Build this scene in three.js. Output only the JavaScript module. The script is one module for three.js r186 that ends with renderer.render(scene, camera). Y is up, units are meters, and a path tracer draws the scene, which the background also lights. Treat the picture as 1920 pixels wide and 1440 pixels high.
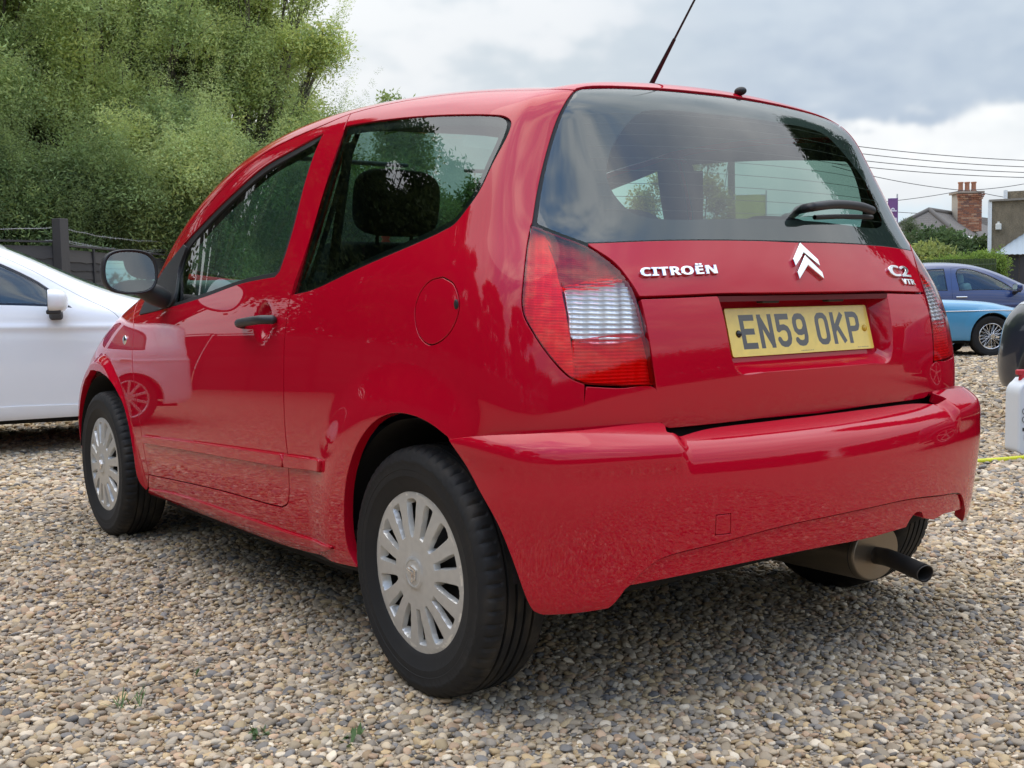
import * as THREE from 'three';
import { mergeGeometries, mergeVertices, toCreasedNormals } from 'three/addons/utils/BufferGeometryUtils.js';
import { RoundedBoxGeometry } from 'three/addons/geometries/RoundedBoxGeometry.js';
import { ImprovedNoise } from 'three/addons/math/ImprovedNoise.js';
import { FontLoader } from 'three/addons/loaders/FontLoader.js';
import { TextGeometry } from 'three/addons/geometries/TextGeometry.js';

// ---------------------------------------------------------------- camera, sky, sun, exposure
const V3 = (x, y, z) => new THREE.Vector3(x, y, z);
const scene = new THREE.Scene();
const CAM = V3(-2.0976, 0.8939, 2.0816), FWD = V3(0.6009073, -0.07423658, -0.7958639), RGT = V3(0.79708597, -0.01871538, 0.60357575), UPV = V3(0.0597023, 0.99706502, -0.04792673), FPX = 2049.1;
const camera = new THREE.PerspectiveCamera(2 * Math.atan(720 / FPX) * 180 / Math.PI, 4 / 3, 0.05, 600);
camera.position.copy(CAM);
camera.setRotationFromMatrix(new THREE.Matrix4().makeBasis(RGT, UPV, FWD.clone().negate()));
scene.add(camera);
const renderer = new THREE.WebGLRenderer();
renderer.toneMapping = THREE.LinearToneMapping;
renderer.toneMappingExposure = 1.16;
renderer.shadowMap.enabled = true;

const sunDir = V3(-0.22, 0.95, -0.10).normalize();   // high, veiled by cloud
const sun = new THREE.DirectionalLight(0xffeed6, 0.8);
sun.position.copy(sunDir).multiplyScalar(40); sun.target.position.set(0, 0, 0);
sun.castShadow = true; sun.shadow.radius = 125;
Object.assign(sun.shadow.camera, { left: -25, right: 25, top: 25, bottom: -25, near: 1, far: 120 });
sun.shadow.mapSize.set(2048, 2048);
scene.add(sun); scene.add(sun.target);

const perlin = new ImprovedNoise();
const nz = (x, y, z) => perlin.noise(x, y, z);
function fbm(x, y, z, oct = 5, gain = 0.5) { let a = 1, s = 0, t = 0; for (let i = 0; i < oct; i++) { s += a * nz(x, y, z); t += a; a *= gain; x = x * 2.03 + 7.1; y = y * 2.01 + 3.7; z = z * 2.02 + 1.3; } return s / t; }
const clamp = (x, a = 0, b = 1) => Math.min(b, Math.max(a, x));
const lerp = (a, b, t) => a + (b - a) * t;
const sstep = (a, b, x) => { const t = clamp((x - a) / (b - a)); return t * t * (3 - 2 * t); };
function rng(seed) { let s = seed >>> 0; return () => { s = (s + 0x6D2B79F5) >>> 0; let t = Math.imul(s ^ (s >>> 15), 1 | s); t = (t + Math.imul(t ^ (t >>> 7), 61 | t)) ^ t; return ((t ^ (t >>> 14)) >>> 0) / 4294967296; }; }

// cloudy sky, computed per direction
{
  const W = 2048, H = 1024, a = new Float32Array(W * H * 4), fw = Math.atan2(FWD.x, -FWD.z);
  const mixc = (p, q, t) => [lerp(p[0], q[0], t), lerp(p[1], q[1], t), lerp(p[2], q[2], t)];
  for (let j = 0; j < H; j++) for (let i = 0; i < W; i++) {
    const phi = (i + .5) / W * 2 * Math.PI - Math.PI, th = (j + .5) / H * Math.PI - Math.PI / 2;
    const y = Math.sin(th), c = Math.cos(th), x = Math.cos(phi) * c, z = Math.sin(phi) * c;
    let az = Math.atan2(x, -z) - fw; while (az > Math.PI) az -= 2 * Math.PI; while (az < -Math.PI) az += 2 * Math.PI; const A = az * 57.3, e = th * 57.3;
    const k = 1 / (Math.max(y, 0) + .16), px = x * k, pz = z * k;
    const n1 = fbm(px * .9 + 11.3, pz * .9 + 4.1, 2.2, 6, .55), n2 = fbm(px * 2.6 + 1.7, pz * 2.6 - 8, 6.1, 6, .55), n3 = fbm(px * .45 - 3, pz * .45 + 9, 8.8, 4);
    const blue = mixc([.42, .62, .82], [.10, .25, .58], sstep(2, 45, e));
    const lit = .82 + .18 * sstep(5, 30, e), dome = 1 + 1.75 * sstep(10, 62, e);
    let cloud = mixc([lit * .97, lit * .99, lit * 1.02], [.40, .47, .57], clamp(.38 + n2 * .9 + n3 * .9, 0, 1) * .85);
    let cover = sstep(-.20, .10, n1 + .22 + n3 * .5);
    // broken cloud with blue gaps over the yard behind the camera
    const behind = sstep(75, 125, Math.abs(A)); const streak = fbm(px * 1.1 + pz * .5, (pz - px * .4) * 3.2, 4.4, 6, .6); cover = lerp(cover, sstep(-.16, .16, streak + .03), behind * .9);
    cloud = mixc(cloud, [1.15, 1.16, 1.18], behind * sstep(.0, .35, streak) * .8);
    let col = mixc(blue, cloud, lerp(cover, 1, (1 - behind) * .75));
    // the part of the sky in view: bright white at the left, a slate bank over a white cumulus edge at the right
    const view = (1 - sstep(38, 62, Math.abs(A))) * (1 - sstep(24, 46, e));
    if (view > 0) {
      const wob = fbm(A * .10, e * .28, 1.7, 6, .55), fine = fbm(A * .45, e * 1.0, 7.7, 5, .55), ee = e + wob * 4.2;
      let v = mixc([.80, .83, .86], [.60, .67, .73], sstep(-.25, .35, wob * 1.3 + fine * .5));
      v = mixc(v, [.90, .92, .93], sstep(2, -14, A) * sstep(4, 9, e) * .7);
      const edge = 8.3 + fine * 2.2 + wob * 2.0 - sstep(14, 0, A) * 1.2;
      const bank = sstep(2, 15, A) * sstep(edge, edge + .9, e) * (1 - sstep(17, 30, e) * .6);
      v = mixc(v, mixc([.43, .52, .64], [.56, .64, .73], clamp(.35 + fine * 1.1 + sstep(9, 16, e) * .5)), bank * .92);
      const white = sstep(6, 14, A) * (1 - sstep(edge - .1, edge + .5, e)) * sstep(3.8, 6.2, ee); v = mixc(v, [.93, .95, .96], white * (.75 + fine * .8));
      const low = sstep(4.8, 3.0, e + fine * 1.6) ; v = mixc(v, [.56, .77, .90], low * sstep(-4, 12, A)); v = mixc(v, [.80, .86, .89], low * (1 - sstep(-4, 12, A)));
      col = mixc(col, [v[0] * .93, v[1] * .93, v[2] * .93], view);
    }
    if (e < 0) col = mixc(col, [.22, .21, .18], sstep(0, -4, e));
    const o = (j * W + i) * 4; a[o] = col[0] * dome; a[o + 1] = col[1] * dome; a[o + 2] = col[2] * dome; a[o + 3] = 1;
  }
  const t = new THREE.DataTexture(a, W, H, THREE.RGBAFormat, THREE.FloatType); t.mapping = THREE.EquirectangularReflectionMapping; t.magFilter = t.minFilter = THREE.LinearFilter; t.needsUpdate = true;
  scene.background = t; scene.environment = t;
}


// ---------------------------------------------------------------- helpers
const taken = {};
function numbered(n) { if (!(n in taken)) { taken[n] = 0; return n; } taken[n]++; return n + '_' + String(taken[n]).padStart(3, '0'); }
function shade(o) { o.traverse(m => { if (m.isMesh) { m.castShadow = true; m.receiveShadow = true; } }); return o; }
function thing(name, label, category, pos = [0, 0, 0], turn = 0, group) {
  const g = new THREE.Group(); g.name = numbered(name); g.position.set(...pos); g.rotation.y = turn; g.userData = { label, category }; if (group) g.userData.group = group; scene.add(g); return g;
}
function mesh(name, geo, mat, parent, label) {
  const m = new THREE.Mesh(Array.isArray(geo) ? merge(geo) : geo, mat); m.name = name; m.castShadow = m.receiveShadow = true; if (label) m.userData.label = label; if (parent) parent.add(m); return m;
}
function single(name, geo, mat, label, category, group) { const m = mesh(numbered(name), geo, mat, scene); m.userData = { label, category }; if (group) m.userData.group = group; return m; }
function structure(name, geo, mat) { const m = mesh(numbered(name), geo, mat, scene); m.userData.kind = 'structure'; return m; }
function merge(list) {
  const hasUv = list.every(g => g.attributes.uv), hasC = list.every(g => g.attributes.color);
  return mergeGeometries(list.map(g => { const h = g.index ? g.toNonIndexed() : g.clone(); for (const k of Object.keys(h.attributes)) if (!(k === 'position' || k === 'normal' || (k === 'uv' && hasUv) || (k === 'color' && hasC))) h.deleteAttribute(k); return h; }));
}
const P = new THREE.Object3D();
function put(geo, pos = [0, 0, 0], rot = [0, 0, 0], sc = [1, 1, 1]) { P.position.set(...pos); P.rotation.set(...rot); P.scale.set(...sc); P.updateMatrix(); return geo.applyMatrix4(P.matrix); }
function box(w, h, d, pos, rot, r = 0) { return put(r ? new RoundedBoxGeometry(w, h, d, 2, r) : new THREE.BoxGeometry(w, h, d), pos, rot); }
function cyl(r0, r1, h, seg, pos, rot) { return put(new THREE.CylinderGeometry(r0, r1, h, seg), pos, rot); }
function tube(pts, r, seg = 8, n = 40, closed = false) { return new THREE.TubeGeometry(new THREE.CatmullRomCurve3(pts.map(p => p.isVector3 ? p : V3(...p)), closed, 'centripetal'), n, r, seg, closed); }
function beam(a, b, r0, r1 = r0, seg = 8) { const d = b.clone().sub(a), g = new THREE.CylinderGeometry(r1, r0, d.length(), seg); g.translate(0, d.length() / 2, 0); g.applyQuaternion(new THREE.Quaternion().setFromUnitVectors(V3(0, 1, 0), d.normalize())); g.translate(a.x, a.y, a.z); return g; }
// pixel of the photograph (1920 x 1440) -> direction, ground point
function rayDir(px, py) { return FWD.clone().addScaledVector(RGT, (px - 960) / FPX).addScaledVector(UPV, -(py - 720) / FPX); }
function atDepth(px, py, depth) { return CAM.clone().addScaledVector(rayDir(px, py), depth); }        // depth along the view axis
function onGround(px, py, y = 0) { const d = rayDir(px, py); return CAM.clone().addScaledVector(d, (y - CAM.y) / d.y); }
function onPlane(px, py, p, n) { const d = rayDir(px, py); return CAM.clone().addScaledVector(d, p.clone().sub(CAM).dot(n) / d.dot(n)); }
function project(p) { const d = p.clone().sub(CAM), w = d.dot(FWD); return [960 + FPX * d.dot(RGT) / w, 720 - FPX * d.dot(UPV) / w, w]; }
function dataTex(w, h, fn, srgb = false, repeat = true) {
  const a = new Uint8Array(w * h * 4);
  for (let y = 0; y < h; y++) for (let x = 0; x < w; x++) { const c = fn(x / w, y / h, x, y), i = (y * w + x) * 4; if (typeof c === 'number') { a[i] = a[i + 1] = a[i + 2] = clamp(c) * 255; } else { a[i] = clamp(c[0]) * 255; a[i + 1] = clamp(c[1]) * 255; a[i + 2] = clamp(c[2]) * 255; } a[i + 3] = 255; }
  const t = new THREE.DataTexture(a, w, h); t.magFilter = THREE.LinearFilter; t.minFilter = THREE.LinearMipmapLinearFilter; t.generateMipmaps = true; if (repeat) t.wrapS = t.wrapT = THREE.RepeatWrapping; if (srgb) t.colorSpace = THREE.SRGBColorSpace; t.needsUpdate = true; return t;
}
const rgb = (r, g, b) => new THREE.Color().setRGB(r, g, b);
const std = (r, g, b, rough = 0.7, metal = 0, extra = {}) => new THREE.MeshStandardMaterial({ color: rgb(r, g, b), roughness: rough, metalness: metal, ...extra });
const phys = (r, g, b, rough = 0.5, extra = {}) => new THREE.MeshPhysicalMaterial({ color: rgb(r, g, b), roughness: rough, ...extra });

// ---------------------------------------------------------------- trimmed spline surfaces (car bodies)
// A net of control points [row][column] = [x, y, z]; rows run from the sill to the roof's centre line, columns from the nose round the left side to the middle of the tail.
class Skin {
  constructor(net, { mirrorLastRow = false, mirrorEndCols = true, disp = null, nu = 220, nv = 140 } = {}) {
    const R = net.length, C = net[0].length; this.net = net; this.mU = mirrorEndCols; this.mV = mirrorLastRow; this.R = R; this.C = C; this.disp = disp; this.nu = nu; this.nv = nv;
    const mir = p => [-p[0], p[1], p[2]];
    const ext = (a, b) => [2 * a[0] - b[0], 2 * a[1] - b[1], 2 * a[2] - b[2]];
    const rows = net.map(r => { const q = r.slice(); q.unshift(mirrorEndCols ? mir(r[1]) : ext(r[0], r[1])); q.push(mirrorEndCols ? mir(r[C - 2]) : ext(r[C - 1], r[C - 2])); return q; });
    rows.unshift(rows[0].map((p, i) => ext(p, rows[1][i]))); const n = rows.length;
    rows.push(rows[n - 1].map((p, i) => mirrorLastRow ? mir(rows[n - 2][i]) : ext(p, rows[n - 2][i])));
    this.q = rows;
  }
  raw(u, v, out = V3()) {   // u in [0, C-1], v in [0, R-1]
    u = clamp(u, 0, this.C - 1); v = clamp(v, 0, this.R - 1);
    const i = Math.min(Math.floor(u), this.C - 2), j = Math.min(Math.floor(v), this.R - 2), s = u - i, t = v - j;
    const b = (t) => { const m = 1 - t; return [m * m * m / 6, (3 * t * t * t - 6 * t * t + 4) / 6, (-3 * t * t * t + 3 * t * t + 3 * t + 1) / 6, t * t * t / 6]; };
    const bu = b(s), bv = b(t); let x = 0, y = 0, z = 0;
    for (let a = 0; a < 4; a++) for (let c = 0; c < 4; c++) { const w = bv[a] * bu[c], p = this.q[j + a][i + c]; x += w * p[0]; y += w * p[1]; z += w * p[2]; }
    return out.set(x, y, z);
  }
  centre(u, v, n) { if ((this.mU && u > this.C - 1 - 1e-3) || (this.mU && !this.open0 && u < 1e-3) || (this.mV && v > this.R - 1 - 1e-3)) { n.x = 0; n.normalize(); } return n; }
  rawN(u, v) { u = clamp(u, 0, this.C - 1); v = clamp(v, 0, this.R - 1); const e = 0.004, a = this.raw(u - e, v), b = this.raw(u + e, v), c = this.raw(u, v - e), d = this.raw(u, v + e); return this.centre(u, v, b.sub(a).cross(d.sub(c)).normalize()); }
  pos(u, v, off = 0) { const p = this.raw(u, v); let d = off; if (this.disp) d += this.disp(p, u, v); if (d) p.addScaledVector(this.rawN(u, v), d); return p; }
  nrm(u, v) { if (!this.disp) return this.rawN(u, v); u = clamp(u, 0, this.C - 1); v = clamp(v, 0, this.R - 1); const e = 0.012, a = this.pos(u - e, v), b = this.pos(u + e, v), c = this.pos(u, v - e), d = this.pos(u, v + e); return this.centre(u, v, b.sub(a).cross(d.sub(c)).normalize()); }
  grid() {
    if (this.g) return this.g; const { nu, nv } = this, g = [];
    for (let j = 0; j <= nv; j++) for (let i = 0; i <= nu; i++) { const u = i / nu * (this.C - 1), v = j / nv * (this.R - 1), p = this.pos(u, v), s = project(p); g.push([u, v, p, s]); }
    return this.g = g;
  }
  // the surface point seen at a pixel of the photograph
  pick(px, py, mir = false) {
    if (mir && !this.gm) this.gm = this.grid().map(q => [q[0], q[1], q[2], project(V3(-q[2].x, q[2].y, q[2].z))]);
    const g = mir ? this.gm : this.grid(), W = this.nu + 1; let best = null, bd = 1e9;
    for (let j = 0; j < this.nv; j++) for (let i = 0; i < this.nu; i++) {
      const k = j * W + i;
      for (const [a, b, c] of [[k, k + 1, k + W], [k + 1, k + W + 1, k + W]]) {
        const A = g[a][3], B = g[b][3], D = g[c][3];
        if (px < Math.min(A[0], B[0], D[0]) - 1 || px > Math.max(A[0], B[0], D[0]) + 1 || py < Math.min(A[1], B[1], D[1]) - 1 || py > Math.max(A[1], B[1], D[1]) + 1) continue;
        const det = (B[0] - A[0]) * (D[1] - A[1]) - (D[0] - A[0]) * (B[1] - A[1]); if (Math.abs(det) < 1e-9) continue;
        const s = ((px - A[0]) * (D[1] - A[1]) - (D[0] - A[0]) * (py - A[1])) / det, t = ((B[0] - A[0]) * (py - A[1]) - (px - A[0]) * (B[1] - A[1])) / det;
        if (s < -0.01 || t < -0.01 || s + t > 1.01) continue;
        const w = A[2] + s * (B[2] - A[2]) + t * (D[2] - A[2]);
        if (w < bd) { bd = w; best = [g[a][0] + s * (g[b][0] - g[a][0]) + t * (g[c][0] - g[a][0]), g[a][1] + s * (g[b][1] - g[a][1]) + t * (g[c][1] - g[a][1])]; }
      }
    }
    if (best) return best;
    let m = 1e9; for (const q of g) { const d = (q[3][0] - px) ** 2 + (q[3][1] - py) ** 2; if (d < m) { m = d; best = [q[0], q[1]]; } }
    this.miss = (this.miss || 0) + 1; if (m > 60) console.log('off surface', px, py, Math.sqrt(m).toFixed(1));
    return best;
  }
  near(x, y, z) { let b = null, m = 1e9; for (const q of this.grid()) { const p = q[2], d = (p.x - x) ** 2 + (p.y - y) ** 2 + (p.z - z) ** 2; if (d < m) { m = d; b = [q[0], q[1]]; } } return b; }
}
// smooth open polyline through points (2D), n samples per span; 'sharp' points (third entry 1) stay corners
function smooth2(pts, n = 6) {
  const out = []; let run = [pts[0]];
  const flush = () => { if (run.length < 2) return; const c = new THREE.CatmullRomCurve3(run.map(p => V3(p[0], p[1], 0)), false, 'centripetal'); const k = run.length === 2 ? Math.max(2, n) : n * (run.length - 1); for (let i = 0; i < k; i++) { const q = c.getPoint(i / k); out.push([q.x, q.y]); } };
  for (let i = 1; i < pts.length; i++) { run.push(pts[i]); if (pts[i][2] || i === pts.length - 1) { flush(); run = [pts[i]]; } }
  const e = pts[pts.length - 1]; out.push([e[0], e[1]]); return out;
}
function polyArea(p) { let a = 0; for (let i = 0; i < p.length; i++) { const q = p[(i + 1) % p.length]; a += p[i][0] * q[1] - q[0] * p[i][1]; } return a / 2; }
function dedupe(p, eps = 1e-4) { const o = []; for (const q of p) { const l = o[o.length - 1]; if (!l || Math.abs(l[0] - q[0]) + Math.abs(l[1] - q[1]) > eps) o.push(q); } const l = o[o.length - 1]; if (o.length > 2 && Math.abs(l[0] - o[0][0]) + Math.abs(l[1] - o[0][1]) < eps) o.pop(); return o; }
// move a closed (u, v) outline inwards by d metres on the surface
function insetUV(S, poly, d) {
  if (!d) return poly; poly = dedupe(poly, 2e-4); const sgn = polyArea(poly) > 0 ? 1 : -1, n = poly.length, out = [];
  for (let i = 0; i < n; i++) {
    const a = poly[(i + n - 1) % n], b = poly[i], c = poly[(i + 1) % n], e = 0.02;
    const bu = clamp(b[0], e, S.C - 1 - e), bv = clamp(b[1], e, S.R - 1 - e), su = Math.max(.05, S.raw(bu + e, bv).sub(S.raw(bu - e, bv)).length() / (2 * e)), sv = Math.max(.05, S.raw(bu, bv + e).sub(S.raw(bu, bv - e)).length() / (2 * e));
    const nrm = (x, y) => { const l = Math.hypot(x, y) + 1e-12; return [-y / l * sgn, x / l * sgn]; };
    const n1 = nrm((b[0] - a[0]) * su, (b[1] - a[1]) * sv), n2 = nrm((c[0] - b[0]) * su, (c[1] - b[1]) * sv); let mx = n1[0] + n2[0], my = n1[1] + n2[1]; const ml = Math.hypot(mx, my) + 1e-9; mx /= ml; my /= ml; const k = d / Math.max(0.5, mx * n1[0] + my * n1[1]);
    out.push([b[0] + mx * k / su, b[1] + my * k / sv]);
  }
  return out;
}
function clipHalf(poly, ax, lim, keepLess) { const o = [], n = poly.length; for (let i = 0; i < n; i++) { const a = poly[i], b = poly[(i + 1) % n], ia = keepLess ? a[ax] <= lim : a[ax] >= lim, ib = keepLess ? b[ax] <= lim : b[ax] >= lim; if (ia) o.push(a); if (ia !== ib) { const t = (lim - a[ax]) / (b[ax] - a[ax]), q = [a[0] + t * (b[0] - a[0]), a[1] + t * (b[1] - a[1])]; q[ax] = lim; o.push(q); } } return o; }
function inside(poly, x, y) { let c = false; for (let i = 0, j = poly.length - 1; i < poly.length; j = i++) { const a = poly[i], b = poly[j]; if ((a[1] > y) !== (b[1] > y) && x < (b[0] - a[0]) * (y - a[1]) / (b[1] - a[1]) + a[0]) c = !c; } return c; }
// a panel of the surface inside an outline, with holes, an edge folded inwards and an optional mirror image for the right-hand side
function panel(S, outer, { holes = [], inset = 0.0031, fold = 0.026, holeFold = fold, off = 0, du = 0.06, dv = 0.06, warp = null, mirror = false, uvMetres = false, bevel = 0.0016, foldOnly = false } = {}) {
  let P0 = insetUV(S, outer, inset); const H = holes.map(h => insetUV(S, h, -Math.abs(inset)));
  if (polyArea(P0) < 0) P0 = P0.slice().reverse();
  // bridge the holes into one outline
  let key = P0.slice();
  for (let h of H) { if (polyArea(h) > 0) h = h.slice().reverse(); let bi = 0, bj = 0, bd = 1e9; for (let i = 0; i < key.length; i++) for (let j = 0; j < h.length; j++) { const d = (key[i][0] - h[j][0]) ** 2 + (key[i][1] - h[j][1]) ** 2; if (d < bd) { bd = d; bi = i; bj = j; } } key = [...key.slice(0, bi + 1), ...h.slice(bj), ...h.slice(0, bj + 1), ...key.slice(bi)]; }
  const pos = [], nor = [], uvs = [], idx = [], cache = new Map();
  const vert = (u, v) => { const k = u.toFixed(5) + ',' + v.toFixed(5); let i = cache.get(k); if (i !== undefined) return i; const n = S.nrm(u, v), p = S.pos(u, v, off + (warp ? warp(u, v) : 0)); if (warp) { const e = 0.01, a = S.pos(u - e, v, off + warp(u - e, v)), b = S.pos(u + e, v, off + warp(u + e, v)), c = S.pos(u, v - e, off + warp(u, v - e)), d = S.pos(u, v + e, off + warp(u, v + e)); n.copy(b.sub(a).cross(d.sub(c)).normalize()); } i = pos.length / 3; pos.push(p.x, p.y, p.z); nor.push(n.x, n.y, n.z); uvs.push(uvMetres ? p.z + p.x * 0.7 : u, uvMetres ? p.y : v); cache.set(k, i); return i; };
  let u0 = 1e9, u1 = -1e9, v0 = 1e9, v1 = -1e9; for (const q of P0) { u0 = Math.min(u0, q[0]); u1 = Math.max(u1, q[0]); v0 = Math.min(v0, q[1]); v1 = Math.max(v1, q[1]); }
  if (!foldOnly) for (let i = Math.floor(u0 / du); i * du < u1; i++) {
    let strip = clipHalf(clipHalf(key, 0, i * du, false), 0, (i + 1) * du, true); if (strip.length < 3) continue;
    for (let j = Math.floor(v0 / dv); j * dv < v1; j++) {
      let cell = clipHalf(clipHalf(strip, 1, j * dv, false), 1, (j + 1) * dv, true); cell = dedupe(cell, 1e-6); if (cell.length < 3 || Math.abs(polyArea(cell)) < 1e-8) continue;
      const c = cell.map(q => new THREE.Vector2(q[0], q[1])); const tri = cell.length === 3 ? [[0, 1, 2]] : THREE.ShapeUtils.triangulateShape(c, []);
      for (const t of tri) { const [A, B, C] = t.map(k => cell[k]); const ar = (B[0] - A[0]) * (C[1] - A[1]) - (C[0] - A[0]) * (B[1] - A[1]); if (Math.abs(ar) < 1e-9) continue; const ids = [A, B, C].map(q => vert(q[0], q[1])); if (ar < 0) idx.push(ids[0], ids[2], ids[1]); else idx.push(...ids); }
    }
  }
  // folded edges: a small round, then straight in
  if (fold) for (const ring of [P0, ...H]) {
    const fine = []; for (let i = 0; i < ring.length; i++) { const a = ring[i], b = ring[(i + 1) % ring.length], L = Math.max(Math.abs(a[0] - b[0]) / du, Math.abs(a[1] - b[1]) / dv), m = Math.max(1, Math.ceil(L)); for (let k = 0; k < m; k++) fine.push([lerp(a[0], b[0], k / m), lerp(a[1], b[1], k / m)]); }
    const ccw = polyArea(fine) > 0; if ((ring === P0) !== ccw) fine.reverse();
    const n = fine.length, base = pos.length / 3, pts = fine.map(q => ({ p: S.pos(q[0], q[1], off + (warp ? warp(q[0], q[1]) : 0)), n: S.nrm(q[0], q[1]) }));
    for (let i = 0; i < n; i++) {
      const t = pts[(i + 1) % n].p.clone().sub(pts[(i + n - 1) % n].p).normalize(), N = pts[i].n, out = N.clone().cross(t).normalize().negate();
      const mid = N.clone().add(out).normalize();
      const a = pts[i].p, b = a.clone().addScaledVector(N, -bevel * 0.4).addScaledVector(out, bevel * 0.6), c = a.clone().addScaledVector(N, -bevel).addScaledVector(out, bevel * 0.9), d = a.clone().addScaledVector(N, -(ring === P0 ? fold : holeFold)).addScaledVector(out, bevel * 0.9);
      for (const [q, m] of [[a, N], [b, mid], [c, out], [d, out]]) { pos.push(q.x, q.y, q.z); nor.push(m.x, m.y, m.z); uvs.push(0, 0); }
    }
    const outOf = q => q[0] > S.C - 1 + 1e-4 || q[1] > S.R - 1 + 1e-4 || q[0] < -1e-4;
    for (let i = 0; i < n; i++) { if (outOf(fine[i]) && outOf(fine[(i + 1) % n])) continue; const a = base + i * 4, b = base + ((i + 1) % n) * 4; for (let k = 0; k < 3; k++) idx.push(a + k, a + k + 1, b + k, b + k, a + k + 1, b + k + 1); }
  }
  const g = new THREE.BufferGeometry(); g.setAttribute('position', new THREE.Float32BufferAttribute(pos, 3)); g.setAttribute('normal', new THREE.Float32BufferAttribute(nor, 3)); g.setAttribute('uv', new THREE.Float32BufferAttribute(uvs, 2)); g.setIndex(idx);
  return mirror ? mirrored(g) : g;
}
function mirrored(g) { const h = g.clone(), p = h.attributes.position, n = h.attributes.normal; for (let i = 0; i < p.count; i++) { p.setX(i, -p.getX(i)); if (n) n.setX(i, -n.getX(i)); } if (h.index) { const a = h.index.array; for (let i = 0; i < a.length; i += 3) { const t = a[i]; a[i] = a[i + 1]; a[i + 1] = t; } } else for (const k of Object.keys(h.attributes)) { const at = h.attributes[k], s = at.itemSize, a = at.array; for (let i = 0; i < at.count; i += 3) for (let c = 0; c < s; c++) { const t = a[i * s + c]; a[i * s + c] = a[(i + 1) * s + c]; a[(i + 1) * s + c] = t; } } return h; }
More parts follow.
